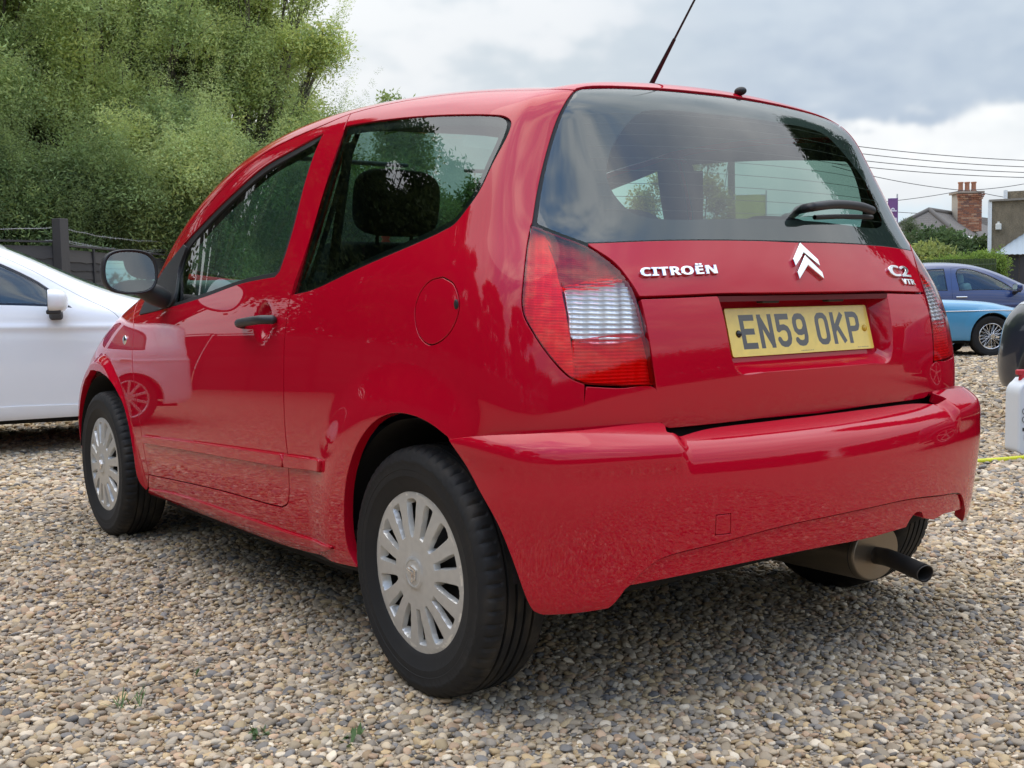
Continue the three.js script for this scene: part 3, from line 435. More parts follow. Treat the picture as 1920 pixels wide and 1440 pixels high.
const lowTop = pk(BODY, [[1202, 561], [1348.5, 555]]);
const lowerGate = cat(lowSide, lowBot, [[UC, cRow(1428, 788)], [UC, recessEdge[recessEdge.length - 1][1]]], rev(recessEdge), rev(lowTop));
whole('lower_tailgate', lowerGate, M.red, { du: .05, dv: .05, inset: .0015, fold: .012 });
// number plate recess: walls from the gate's edge back to a flat floor
const plateY0 = .7635, plateH = .111, plateZ0 = .454, plateTilt = .0279;
const floorZ = y => plateZ0 - .006 - (y - plateY0) * plateTilt / plateH;
{
  const edge = recessEdge.map(q => BODY.pos(q[0], q[1], -.001)); const g = [];
  const inner = edge.map((p, i) => { const t = i / (edge.length - 1); const x = -Math.min(.278, Math.abs(p.x) - .004); const y = Math.max(p.y + (p.y < .76 ? .020 : 0), .752); return V3(x * (p.y < .75 ? 1 : 1), y, floorZ(y)); });
  const pos = [], idx = []; const rows = [edge, edge.map((p, i) => p.clone().lerp(inner[i], .12).add(V3(0, 0, .0015))), edge.map((p, i) => p.clone().lerp(inner[i], .9)), inner];
  const topY = .905; const full = rows.map(r => { const m = r.slice(); return [...m, ...rev(m).map(p => V3(-p.x, p.y, p.z))]; }); const n = full[0].length;
  full.forEach(r => r.forEach(p => pos.push(p.x, p.y, p.z)));
  for (let k = 0; k < 3; k++) for (let i = 0; i < n - 1; i++) { const a = k * n + i, b = a + n; idx.push(a, b, a + 1, a + 1, b, b + 1); }
  const w = new THREE.BufferGeometry(); w.setAttribute('position', new THREE.Float32BufferAttribute(pos, 3)); w.setIndex(idx);
  const fl = new THREE.BufferGeometry(); const f = [[-.30, .748], [.30, .748], [.30, topY], [-.30, topY]]; fl.setAttribute('position', new THREE.Float32BufferAttribute(f.flatMap(([x, y]) => [x, y, floorZ(y) - .0005]), 3)); fl.setIndex([0, 1, 2, 0, 2, 3]);
  mesh('plate_recess', [toCreasedNormals(w, .9), toCreasedNormals(fl, .5)], M.red, car);
  mesh('recess_lintel', box(.62, .012, .05, [0, .893, .435]), M.redInner, car);
  mesh('plate_lamp', box(.06, .008, .02, [.12, .886, .438], [0, 0, 0], .003), M.plastic, car); mesh('plate_lamp', box(.06, .008, .02, [-.12, .886, .438], [0, 0, 0], .003), M.plastic, car);
}
{ // number plate: printed characters
  const px = 3, w = 520, h = 111, hw = 7, glyph = {
    E: [[[7, 7], [7, 72]], [[7, 72], [43, 72]], [[7, 40], [39, 40]], [[7, 7], [43, 7]]], N: [[[7, 7], [7, 72]], [[7, 72], [43, 7]], [[43, 7], [43, 72]]], K: [[[7, 7], [7, 72]], [[7, 31], [43, 72]], [[20, 46], [43, 7]]],
    P: [[[7, 7], [7, 72]], ['c', [7, 72], [30, 72], [38, 70], [43, 63], [43, 46], [38, 38], [30, 36], [7, 36]]],
    O: [['c', [25, 72], [16, 71], [9, 65], [7, 56], [7, 23], [9, 14], [16, 8], [25, 7], [34, 8], [41, 14], [43, 23], [43, 56], [41, 65], [34, 71], [25, 72]]],
    5: [[[9, 72], [42, 72]], [[9, 72], [8, 42]], ['c', [8, 42], [16, 46], [28, 47], [38, 43], [43, 34], [43, 21], [39, 12], [30, 7], [20, 7], [12, 10], [7, 18]]],
    9: [['c', [43, 56], [41, 65], [34, 71], [25, 72], [16, 71], [9, 65], [7, 56], [7, 49], [9, 40], [16, 34], [25, 33], [34, 35], [43, 46]], ['c', [43, 56], [43, 24], [40, 13], [33, 8], [24, 7], [15, 9], [9, 15]]],
  };
  const segs = []; let x = 41; for (const ch of 'EN59 OKP') { if (ch === ' ') { x += 22; continue; } for (const st of glyph[ch]) { const c = st[0] === 'c', p = c ? st.slice(1) : st; for (let i = 0; i < p.length - 1; i++) segs.push([p[i][0] + x, p[i][1] + 16, p[i + 1][0] + x, p[i + 1][1] + 16, c]); } x += 61; }
  const t = dataTex(w * px, h * px, (u, v) => {
    const X = u * w, Y = v * h; let d = 99; for (const [a, b, c, e, cur] of segs) { const dx = c - a, dy = e - b, L = Math.hypot(dx, dy), s = ((X - a) * dx + (Y - b) * dy) / L, n = Math.abs((X - a) * dy - (Y - b) * dx) / L; let k; if (cur) { const q = clamp(s, 0, L), ex = s - q; k = Math.hypot(n, ex) - hw; } else k = Math.max(n - hw, -s - (dx && dy ? 4 : hw), s - L - (dx && dy ? 4 : hw)); d = Math.min(d, k); }
    if (Y < 15.5 || Y > 95.5) d = 9;
    let f = clamp(.5 - d * 1.5); const rim = Math.min(X, Y, w - X, h - Y);
    const n = .97 + .06 * fbm(X * .05, Y * .05, 2, 3);
    // maker's line along the foot of the plate, too small to read
    const small = (Y > 4.2 && Y < 6.6 && ((X > 236 && X < 284) || (X > 455 && X < 500)) && fbm(X * 1.1, Math.floor(Y), 5, 2) > -.02) ? .55 : 0;
    const yel = [.93 * n, .80 * n, .33 * n]; f = Math.max(f, small); return [lerp(yel[0], .12, f), lerp(yel[1], .13, f), lerp(yel[2], .15, f)];
  }, true, false);
  const sh = new THREE.Shape(), rr = .006, W = .26, H = plateH; sh.moveTo(-W + rr, 0); sh.lineTo(W - rr, 0); sh.quadraticCurveTo(W, 0, W, rr); sh.lineTo(W, H - rr); sh.quadraticCurveTo(W, H, W - rr, H); sh.lineTo(-W + rr, H); sh.quadraticCurveTo(-W, H, -W, H - rr); sh.lineTo(-W, rr); sh.quadraticCurveTo(-W, 0, -W + rr, 0);
  const face = new THREE.ShapeGeometry(sh, 6), uv = face.attributes.uv, p = face.attributes.position; for (let i = 0; i < p.count; i++) uv.setXY(i, (p.getX(i) + W) / (2 * W), p.getY(i) / H);
  const slab = new THREE.ExtrudeGeometry(sh, { depth: .0026, bevelEnabled: false }); const pg = new THREE.Group(); pg.name = 'number_plate'; pg.position.set(.0035, plateY0, plateZ0 - .002); pg.rotation.x = -Math.atan2(plateTilt, plateH); car.add(pg); pg.userData.label = 'yellow rear number plate';
  mesh('plate_slab', slab, phys(.62, .38, .02, .25), pg); const f = mesh('plate_face', face.translate(0, 0, .0029), new THREE.MeshPhysicalMaterial({ map: t, roughness: .3, clearcoat: 1, clearcoatRoughness: .03 }), pg);
  const cap = (x, m) => mesh('plate_screw', put(new THREE.SphereGeometry(.0085, 18, 10, 0, Math.PI * 2, 0, Math.PI / 2), [x, .052, .0028], [Math.PI / 2, 0, 0], [1, .7, 1]), m, pg);
  cap(-.228, M.blackGloss); cap(.236, phys(.62, .36, .03, .25));
}

// lamps: ribbed reflectors behind a coloured lens
const lampOut = cat(pk(BODY, [[997, 423], [1044, 440], [1100, 462], [1147, 495], [1180, 532], [1197, 573], [1209, 625], [1221, 681], [1227, 723]]), pk(BODY, [[1227, 723], [1161, 723], [1098, 719]]), rev(lampLeft));
const lampRegion = (list) => cat(pk(BODY, list));
const lampParts = [
  ['outer_strip', [[997, 423], [1022, 432], [1045, 500], [1062, 580], [1072, 640], [1080, 715], [1067, 705], [1034, 672], [1001, 625], [981, 583], [983, 517], [990, 456], [997, 423]], M.ribBright, M.lensRed, 30],
  ['upper_red', [[1022, 432], [1044, 440], [1100, 462], [1147, 495], [1165, 515], [1053, 532], [1045, 500], [1022, 432]], M.ribDark, M.lensRed, 30],
  ['red_band', [[1053, 532], [1165, 515], [1173, 524], [1057, 540], [1053, 532]], M.ribBright, M.lensRed, 20],
  ['clear_block', [[1059, 540], [1173, 525], [1182, 536], [1197, 573], [1209, 628], [1075, 633], [1068, 590], [1059, 540]], M.ribWhite, M.lensClear, 17],
  ['lower_red', [[1075, 636], [1209, 630], [1221, 681], [1227, 722], [1161, 723], [1098, 719], [1081, 714], [1075, 636]], M.ribRed, M.lensRed, 26],
];
for (const side of [false, true]) {
  const lg = new THREE.Group(); lg.name = 'tail_lamp'; car.add(lg); const mm = g => side ? mirrored(g) : g;
  mesh('lamp_housing', mm(panel(BODY, lampOut, { off: -.032, inset: .003, fold: 0, du: .08, dv: .08 })), M.ribDark, lg);
  mesh('lamp_edge', mm(panel(BODY, lampOut, { inset: .0025, fold: .03, foldOnly: true })), M.ribDark, lg);
  for (const [n, l, ribMat, lens, ribs] of lampParts) {
    const poly = lampRegion(l);
    mesh(n + '_reflector', mm(panel(BODY, poly, { off: -.014, inset: .001, fold: .012, du: .05, dv: .012, warp: (u, v) => { const f = v * ribs; const w = f - Math.floor(f); return (.075 / ribs) * (w < .35 ? w / .35 : (1 - w) / .65) + .0012 * Math.sin(u * 95); } })), ribMat, lg);
    mesh(n + '_lens', mm(panel(BODY, poly, { off: 0, inset: .0004, fold: 0, du: .06, dv: .06 })), lens, lg);
  }
}
both('lamp_filler', cat(pk(BODY, [[1098, 723], [1161, 726.5], [1230, 727], [1238, 800], [1095, 812], [1098, 723]])), M.red, { du: .06, dv: .06 });
// rear bumper and lower valance
const bTop = pk(BUMP, [[840, 824], [950, 814], [1090, 806], [1236, 792], [1257, 811], [1330, 803], [1475, 785]]);
const bArch = pk(BUMP, [[1000, 1146], [980, 1105], [962, 1054], [933, 983], [892, 908], [840, 824]]);
const bLow = pk(BUMP, [[1172, 1106], [1141, 1141, 1], [1018, 1153, 1], [1000, 1146]]);
const groove = pk(BUMP, [[1172, 1106], [1208, 1071], [1242, 1047], [1350, 1018], [1475, 985], [1594, 960]]);
const vLow = pk(BUMP, [[1176, 1105], [1350, 1071], [1516, 1037], [1594, 1022]]);
const towPoly = cat(pk(BUMP, [[1343, 966, 1], [1371, 963, 1], [1370, 1001, 1], [1341, 1004, 1], [1343, 966]]));
const bumpPolyL = cat(bTop, [[UB, bTop[bTop.length - 1][1]], [UB, groove[groove.length - 1][1]]], rev(groove), bLow, bArch);
{ const L = panel(BUMP, bumpPolyL, { holes: [towPoly], du: .025, dv: .05, inset: .0016 }), R = mirrored(panel(BUMP, bumpPolyL, { du: .025, dv: .05, inset: .0016 })); mesh('rear_bumper', [L, R], M.red, car); }
mesh('tow_cover', panel(BUMP, towPoly, { inset: .0024, fold: .008, du: .05, dv: .05 }), M.red, car);
const nb = (x, y, z) => BUMP.near(-x, y, z);
const gEnd = groove[groove.length - 1], vEnd = vLow[vLow.length - 1];
mesh('valance', panel(BUMP, cat(groove, [[UB, gEnd[1]], [UB, vEnd[1]]], rev(vLow)), { off: -.007, inset: .005, du: .05, dv: .05 }), M.red, car);
{ // right half: cut out round the tail pipe
  const k = (px, py) => BUMP.pick(px, py, true);
  const notch = smooth2([k(1704, 993), k(1712, 978), k(1722, 966), k(1731, 964), k(1736, 976)], 5);
  const poly = cat(groove, [[UB, gEnd[1]], [UB, vEnd[1]]], [k(1641, 1012)], notch, [k(1755, 979), k(1774, 968)]);
  mesh('valance', mirrored(panel(BUMP, poly, { off: -.007, inset: .005, du: .05, dv: .05 })), M.red, car);
}
whole('rear_panel', [[10.9, 1.1], [UC, 1.1], [UC, 3.62], [13.4, 3.62], [13.0, 4.2], [12.4, 4.2], [10.9, 3.4]], M.under, { off: -.03, inset: 0, fold: 0, du: .12, dv: .12 });
// rubbing strips
const strip = (l) => both('rubbing_strip', cat(pk(BODY, l)), M.red, { off: .012, inset: .003, fold: .016, bevel: .005, du: .05, dv: .05 });
strip([[272, 816, 1], [412, 834], [532, 851, 1], [536, 864], [533, 875, 1], [412, 854], [273, 830, 1], [272, 816]]);
strip([[539, 852, 1], [603, 862, 1], [602, 884, 1], [539, 876, 1], [537, 864], [539, 852]]);
// sill moulding along the bottom edge
{ const l = cat(pk(BODY, [[282, 917, 1], [330, 926], [450, 966], [580, 1010], [625, 1026, 1], [600, 1030], [500, 997], [380, 953], [285, 924, 1], [282, 917]])); both('sill_moulding', l, M.red, { off: .008, inset: .001, fold: .012, bevel: .006, du: .05, dv: .05 }); }
// door handles, side repeaters
for (const s of [1, -1]) {
  const a = BODY.pos(...BODY.pick(457, 610)), b = BODY.pos(...BODY.pick(518, 600)); a.y += .002; const n = V3(-1, .1, 0).normalize();
  const pts = [a.clone().addScaledVector(n, .004), a.clone().lerp(b, .12).addScaledVector(n, .026), a.clone().lerp(b, .5).addScaledVector(n, .034), a.clone().lerp(b, .9).addScaledVector(n, .030), b.clone().addScaledVector(n, .012)].map(p => V3(p.x * s, p.y, p.z));
  const g = tube(pts, .0125, 14, 40); const c = a.clone().lerp(b, .5); const p = g.attributes.position; const caps = [put(new THREE.SphereGeometry(.0125, 14, 10), pts[0].toArray()), put(new THREE.SphereGeometry(.0125, 14, 10), pts[4].toArray())];
  mesh('door_handle', [g, ...caps], M.plastic, car);
  const r = BODY.pos(...BODY.pick(235, 638), .001); r.x *= s; mesh('side_repeater', put(new THREE.SphereGeometry(.019, 20, 12), r.toArray(), [0, 0, 0], [.35, .95, 1.0]), M.chrome, car);
}
// door mirrors
for (const s of [1, -1]) {
  const mg = new THREE.Group(); mg.name = 'door_mirror'; mg.position.set(-.918 * s, 1.018, -1.55); mg.rotation.y = s > 0 ? 0.10 : -0.10; car.add(mg);
  const prof = []; for (let i = 0; i <= 14; i++) { const t = i / 14, r = Math.pow(Math.sin(Math.PI / 2 * Math.pow(t, .62)), .8); prof.push(new THREE.Vector2(Math.max(.001, r), -1 + t)); }
  prof.push(new THREE.Vector2(1.0, .05), new THREE.Vector2(.985, .09), new THREE.Vector2(.94, .10), new THREE.Vector2(.90, .06), new THREE.Vector2(.88, .02));
  const shell = new THREE.LatheGeometry(prof, 48).rotateX(Math.PI / 2); { const p = shell.attributes.position; for (let i = 0; i < p.count; i++) { let x = p.getX(i), y = p.getY(i), z = p.getZ(i); const sq = Math.pow(Math.abs(x), 4) + Math.pow(Math.abs(y), 4); const k = 1 / Math.pow(Math.max(1e-6, sq) / Math.pow(Math.max(1e-6, x * x + y * y), 2), .14); p.setXYZ(i, x * k * .094 * (1), y * k * .074, z * .085); } shell.computeVertexNormals(); }
  mesh('housing', shell, M.plastic, mg);
  const gl = new THREE.CircleGeometry(1, 48); { const p = gl.attributes.position; for (let i = 0; i < p.count; i++) { const x = p.getX(i), y = p.getY(i), sq = x ** 4 + y ** 4, k = sq ? 1 / Math.pow(sq / (x * x + y * y) ** 2, .14) : 1; p.setXYZ(i, x * k * .084, y * k * .066, 0); } }
  mesh('mirror_glass', put(gl, [0, 0, .003], [-.05, 0, 0]), phys(.8, .84, .86, .02, { metalness: 1 }), mg);
  const a = V3(.06 * s, -.055, -.03), b = V3(.17 * s, -.11, -.10); mesh('mirror_arm', [put(new THREE.SphereGeometry(1, 18, 12), [.11 * s, -.075, -.06], [0, 0, -.45 * s], [.085, .035, .045])], M.plastic, mg);
}
// wheels, exhaust, under-body
wheel(car, [-.729, WR, 0], 0, .12); wheel(car, [-.729, WR, WB], 0, .5); wheel(car, [.729, WR, 0], Math.PI, .3); wheel(car, [.729, WR, WB], Math.PI, .9);
mesh('floor_pan', [box(1.08, .03, 2.6, [0, .165, -1.45]), box(1.44, .04, 1.40, [0, .20, -1.16]), box(1.16, .03, .62, [0, .325, .12])], M.under, car);
for (const s of [-1, 1]) for (const z of [0, WB]) {
  const g = new THREE.CylinderGeometry(.352, .352, .26, 40, 1, true, Math.PI / 2 + .12, Math.PI - .24).rotateX(Math.PI / 2).rotateY(Math.PI / 2); const lin = put(g, [s * .665, .285, z]); const wall = put(new THREE.CircleGeometry(.352, 40, 0.1, Math.PI - .2), [s * .54, .285, z], [0, s * Math.PI / 2, 0]); mesh('arch_liner', [lin.toNonIndexed(), wall.toNonIndexed()], M.under, car);
}
{ const sm = cat(sillBot); for (const s of [1, -1]) { const l = [0, .2, .4, .6, .8, 1].map(t => BODY.pos(...sm[Math.min(sm.length - 1, Math.round(t * (sm.length - 1)))], -.03)); mesh('sill_flange', tube(l.map(p => V3(p.x * s, p.y - .012, p.z)), .016, 6, 30), M.under, car); } }
mesh('rear_axle', [cyl(.045, .045, 1.2, 16, [0, .26, -.05], [0, 0, Math.PI / 2]), box(.05, .05, .5, [.52, .27, -.3]), box(.05, .05, .5, [-.52, .27, -.3])], M.under, car);
{ // silencer box lies across the car; its end plate and outlet are seen
  const ex = new THREE.Group(); ex.name = 'exhaust'; car.add(ex);
  const sh = new THREE.Shape(); sh.absellipse(0, 0, .098, .072, 0, Math.PI * 2);
  const c = onPlane(1636, 1034, V3(0, 0, .33), V3(0, 0, 1));
  const g = new THREE.ExtrudeGeometry(sh, { depth: .40, bevelEnabled: true, bevelSize: .006, bevelThickness: .012, bevelSegments: 3, curveSegments: 40 });
  mesh('silencer', put(g, [c.x, c.y, -.07]), M.rust, ex); mesh('silencer_rim', put(new THREE.TorusGeometry(1, .04, 8, 48), [c.x, c.y, .325], [0, 0, 0], [.101, .075, .075]), M.pipe, ex);
  const p0 = onPlane(1638, 1040, V3(0, 0, .335), V3(0, 0, 1)), p1 = onPlane(1734, 1075, V3(0, 0, .545), V3(0, 0, 1));
  const pts = [p0.clone().add(V3(-.01, 0, -.03)), p0.clone().add(V3(0, 0, .02)), p0.clone().lerp(p1, .35).add(V3(0, .006, 0)), p1];
  mesh('tail_pipe', [tube(pts, .0235, 20, 30), tube(pts, .0205, 20, 30), put(new THREE.TorusGeometry(.022, .0018, 8, 24), p1.toArray(), [.3, Math.atan2(p1.x - p0.x, p1.z - p0.z), 0])], M.pipe, ex);
}
// aerial, washer jet, wiper
{ const a = V3(0, 1.418, -.098), d = V3(0, .72, .62).normalize(); mesh('aerial', [beam(a, a.clone().addScaledVector(d, .20), .0085, .0045, 12), beam(a.clone().addScaledVector(d, .20), a.clone().addScaledVector(d, .62), .0030, .0018, 8), put(new THREE.SphereGeometry(.02, 16, 10), a.toArray(), [0, 0, 0], [1, .7, 1.6]), ...[...Array(16)].map((_, i) => put(new THREE.TorusGeometry(.0032, .0009, 6, 10), a.clone().addScaledVector(d, .22 + i * .024).toArray(), [Math.PI / 2 - .86, 0, 0]))], M.black, car); }
{ const p = BODY.pos(15, cRow(1322, 172), .004); mesh('washer_jet', put(new THREE.SphereGeometry(.012, 14, 10), [.045, p.y + .012, p.z - .012], [0, 0, 0], [1, .9, 1.5]), M.black, car); }
{
  const gm = (px, py, o) => { const q = BODY.pick(px, py, true), p = BODY.pos(q[0], q[1], o); p.x *= -1; return p; };
  const gp = (px, py, o) => { const q = BODY.pick(px, py, true), p = BODY.pos(q[0], q[1], o); p.x *= -1; return p; };
  const W = new THREE.Group(); W.name = 'rear_wiper'; car.add(W);
  const piv = gp(1468, 414, .022), mid = gp(1540, 398, .040), tip = gp(1618, 404, .026);
  const armPts = [gp(1447, 427, .020), piv, gp(1500, 402, .036), mid, gp(1590, 400, .036), tip];
  const g = tube(armPts, .011, 12, 40); 
  mesh('wiper_arm', [g, put(new THREE.SphereGeometry(.019, 18, 12), piv.toArray(), [0, 0, 0], [1.2, .95, 1.1]), put(new THREE.SphereGeometry(.011, 12, 8), tip.toArray()), put(new THREE.SphereGeometry(.011, 12, 8), armPts[0].toArray())], M.plastic, W);
  const bl = [gp(1520, 412, .012), gp(1570, 411, .014), gp(1628, 411, .010)]; mesh('wiper_blade', [tube(bl, .006, 8, 24)], M.black, W);
}
// badges
const yAxis = V3(0, 1, 0);
function onTail(geo, px, py, mir, lift = .001) {   // set a flat shape (facing +z, origin at its foot) on the tail's skin
  const q = BODY.pick(px, py, mir), n = BODY.nrm(...q), p = BODY.pos(q[0], q[1], lift); if (mir) { n.x *= -1; p.x *= -1; }
  const x = yAxis.clone().cross(n).normalize(), y = n.clone().cross(x); const m = new THREE.Matrix4().makeBasis(x, y, n); m.setPosition(p); return geo.applyMatrix4(m);
}
function letters(str, size, depth, stretch = 1) { const g = new TextGeometry(str, { font, size, depth, height: depth, curveSegments: 8, bevelEnabled: true, bevelThickness: .0012, bevelSize: .0007, bevelSegments: 2 }); g.scale(stretch, 1, 1); return g; }
{
  const bend = (str, size, depth, st, en, mir) => {   // lettering laid along the skin between two points of its foot line
    const g = letters(str, size, depth); g.computeBoundingBox(); const x0 = g.boundingBox.min.x, w = g.boundingBox.max.x - x0, A = BODY.pick(...st, mir), B = BODY.pick(...en, mir), p = g.attributes.position;
    for (let i = 0; i < p.count; i++) { const t = (p.getX(i) - x0) / w, u = lerp(A[0], B[0], t), v = lerp(A[1], B[1], t), n = BODY.nrm(u, v), q = BODY.pos(u, v, p.getZ(i) + .001), e = .02, up = BODY.raw(u, v + e).sub(BODY.raw(u, v - e)).normalize(); q.addScaledVector(up, p.getY(i)); if (mir) q.x *= -1; p.setXYZ(i, q.x, q.y, q.z); }
    g.computeVertexNormals(); return g;
  };
  mesh('maker_lettering', bend('CITRO\u00cbN', .0195, .004, [1199.5, 520], [1344, 514], false), M.chrome, car);
  const cg = [500, 524].map((y, i) => { const v = BODY.pick(1496, y)[1], n = BODY.nrm(15, v), p = BODY.pos(15, v, .001), X = V3(1, 0, 0), m = new THREE.Matrix4().makeBasis(X, n.clone().cross(X), n); m.setPosition(p); return chevron(.088, .056, .022, .005).applyMatrix4(m); });
  mesh('chevron_emblem', cg, M.chrome, car);
  mesh('model_lettering', [bend('C2', .030, .004, [1668, 518.5], [1706, 521], true), bend('VTR', .0145, .003, [1691, 533.5], [1714.5, 535], true)], M.chrome, car);
}
// ---------------------------------------------------------------- inside the red hatchback
{
  const trimSide = insetUV(BODY, sidePoly, .03);
  both('side_trim', trimSide, M.trim, { holes: [insetUV(BODY, quarterGlass, -.004)], off: -.035, inset: 0, fold: 0, du: .12, dv: .12 });
  both('door_trim', insetUV(BODY, doorPoly, .02), M.trim, { holes: [insetUV(BODY, doorGlass, -.004)], off: -.035, inset: 0, fold: 0, du: .12, dv: .12 });
  whole('headlining', insetUV(BODY, roofPoly.map(q => [q[0], q[1]]), .004), M.trimLight, { off: -.03, inset: 0, fold: 0, du: .1, dv: .1 });
  { const gl = cat(gateSide, gateGap, [[UC, gateGap[gateGap.length - 1][1]], [UC, cRow(1428, 440)]], rev(glBot)); whole('tailgate_trim', gl, M.trim, { off: -.04, inset: 0, fold: 0, du: .1, dv: .1 }); whole('tailgate_trim', lowerGate, M.trim, { off: -.05, inset: 0, fold: 0, du: .1, dv: .1 }); }
  mesh('cabin_floor', box(1.36, .03, 2.2, [0, .28, -.9]), M.trim, car);
  mesh('parcel_shelf', box(1.16, .025, .34, [0, .93, .20], [0, 0, 0], .01), M.trim, car);
  mesh('dashboard', [box(1.30, .28, .42, [0, .80, -1.78], [.1, 0, 0], .06), box(1.36, .07, .66, [0, .955, -1.86], [.06, 0, 0], .03)], std(.13, .14, .145, .6), car);
  mesh('steering_wheel', [put(new THREE.TorusGeometry(.185, .016, 12, 36), [.36, .88, -1.42], [-.45, 0, 0]), box(.34, .05, .03, [.36, .875, -1.43], [-.45, 0, 0], .01)], M.black, car);
  const softBox = (w, h, d, pos, rot, r) => box(w, h, d, pos, rot, r);
  const pad = (w, h, d, pos, rot) => { const g = new THREE.SphereGeometry(1, 28, 18), p = g.attributes.position; for (let i = 0; i < p.count; i++) { const a = [p.getX(i), p.getY(i), p.getZ(i)].map(v => Math.sign(v) * Math.pow(Math.abs(v), .55)); p.setXYZ(i, a[0] * w / 2, a[1] * h / 2, a[2] * d / 2); } g.computeVertexNormals(); return put(g, pos, rot); };
  for (const x of [-.36, .36]) {
    const s = new THREE.Group(); s.name = 'front_seat'; s.position.set(x, 0, -1.08); car.add(s);
    mesh('cushion', [softBox(.50, .16, .50, [0, .46, -.06], [-.1, 0, 0], .06)], M.seat, s);
    mesh('backrest', [softBox(.48, .58, .15, [0, .80, .20], [.22, 0, 0], .065), softBox(.09, .50, .19, [-.215, .76, .18], [.22, 0, 0], .04), softBox(.09, .50, .19, [.215, .76, .18], [.22, 0, 0], .04)], M.seat, s);
    mesh('headrest', [pad(.28, .20, .11, [0, 1.20, .30], [.15, 0, 0]), cyl(.006, .006, .14, 8, [-.06, 1.09, .28], [.15, 0, 0]), cyl(.006, .006, .14, 8, [.06, 1.09, .28], [.15, 0, 0])], M.seat, s);
  }
  const rs = new THREE.Group(); rs.name = 'rear_seat'; car.add(rs);
  for (const x of [-.29, .29]) { mesh('backrest', softBox(.54, .58, .13, [x, .72, .02], [.28, 0, 0], .05), M.seat, rs); mesh('cushion', softBox(.54, .14, .48, [x, .47, -.26], [-.08, 0, 0], .05), M.seat, rs); mesh('headrest', pad(.25, .14, .09, [x, 1.045, .12], [.2, 0, 0]), M.seat, rs); }
  for (const s of [-1, 1]) mesh('seat_belt', box(.002, .62, .05, [.70 * s, 1.02, -.55], [.12, 0, .12 * s]), M.black, car);
  mesh('cabin_mirror', [box(.24, .065, .03, [0, 1.262, -1.47], [.1, .25, 0], .014), cyl(.008, .008, .06, 8, [0, 1.31, -1.475], [.3, 0, 0])], M.black, car);
  for (const x of [-.36, .36]) mesh('sun_visor', box(.40, .012, .15, [x, 1.36, -1.10], [.12, 0, 0], .005), M.trimLight, car);
}
{ // tree-shaped card hanging from the cabin mirror
  const s = new THREE.Shape(); const L = [[0, .10], [.012, .086], [.008, .084], [.022, .066], [.014, .064], [.030, .044], [.019, .042], [.036, .020], [.010, .018], [.010, .010], [.022, .008], [.022, -.004], [-.022, -.004], [-.022, .008], [-.010, .010], [-.010, .018], [-.036, .020], [-.019, .042], [-.030, .044], [-.014, .064], [-.022, .066], [-.008, .084], [-.012, .086]]; L.forEach((p, i) => i ? s.lineTo(...p) : s.moveTo(...p)); s.closePath();
  const t = thing('air_freshener', 'red tree-shaped card air freshener hanging from a cabin mirror', 'air freshener', [.0, 1.098, -1.46], .45);
  mesh('card', new THREE.ExtrudeGeometry(s, { depth: .002, bevelEnabled: false }), std(.45, .05, .03, .6), t); mesh('string', beam(V3(0, .10, .001), V3(0, .145, .001), .0008, .0008, 5), std(.6, .6, .6), t);
}

// ---------------------------------------------------------------- gravel yard
const stoneTones = [[.46, .38, .27], [.40, .33, .24], [.53, .44, .32], [.35, .30, .235], [.30, .265, .225], [.23, .215, .20], [.45, .34, .20], [.58, .51, .41], [.42, .31, .20], [.20, .195, .195], [.46, .33, .23], [.64, .57, .46], [.38, .33, .27], [.50, .40, .25], [.44, .37, .28], [.37, .31, .24]];
{
  // sheet under the pebbles: sandy grit with stones printed at the size they have beyond the built ones
  const T = 1024, rr = rng(71), cell = 64, pts = []; for (let j = 0; j < cell; j++) for (let i = 0; i < cell; i++) pts.push([i + .1 + rr() * .8, j + .1 + rr() * .8, Math.floor(rr() * stoneTones.length), .85 + rr() * .3, .45 + rr() * .5, rr() * 3.14]);
  const field = (u, v) => { const x = u * cell, y = v * cell, ix = Math.floor(x), iy = Math.floor(y); let best = -9, bp = null; for (let dj = -1; dj <= 1; dj++) for (let di = -1; di <= 1; di++) { const p = pts[((iy + dj + cell) % cell) * cell + (ix + di + cell) % cell]; let dx = x - (ix + di + (p[0] % 1)), dy = y - (iy + dj + (p[1] % 1)); const c = Math.cos(p[5]), s = Math.sin(p[5]); const a = (dx * c + dy * s), b = (-dx * s + dy * c) / (p[4]); const h = .62 - (a * a + b * b) + p[3] * .2; if (h > best) { best = h; bp = p; } } return [best, bp]; };
  const col = dataTex(T, T, (u, v) => { const p = field(u, v)[1], t = stoneTones[p[2]], k = p[3] * .88 * (1 + .12 * nz(u * 400, v * 400, 1)); return [0, 1, 2].map(i => Math.pow(clamp(t[i] * k * [1.06, 1, .9][i]), 1 / 2.2)); }, true);
  const bmp = dataTex(T, T, (u, v) => clamp(field(u, v)[0]));
  for (const t of [col, bmp]) { t.repeat.set(1, 1); t.anisotropy = 8; }
  const g = new THREE.PlaneGeometry(240, 240, 120, 120).rotateX(-Math.PI / 2), uv = g.attributes.uv, p = g.attributes.position; for (let i = 0; i < p.count; i++) uv.setXY(i, p.getX(i) / 1.25, p.getZ(i) / 1.25);
  const cl = []; for (let i = 0; i < p.count; i++) { const x = p.getX(i), z = p.getZ(i), n = fbm(x * .12, z * .12, 3, 4), m = .96 + .35 * n; cl.push(m * 1.0, m * .98, m * .95); } g.setAttribute('color', new THREE.Float32BufferAttribute(cl, 3));
  structure('gravel_yard', g, new THREE.MeshStandardMaterial({ map: col, bumpMap: bmp, bumpScale: .012, roughness: .95, vertexColors: true }));
}
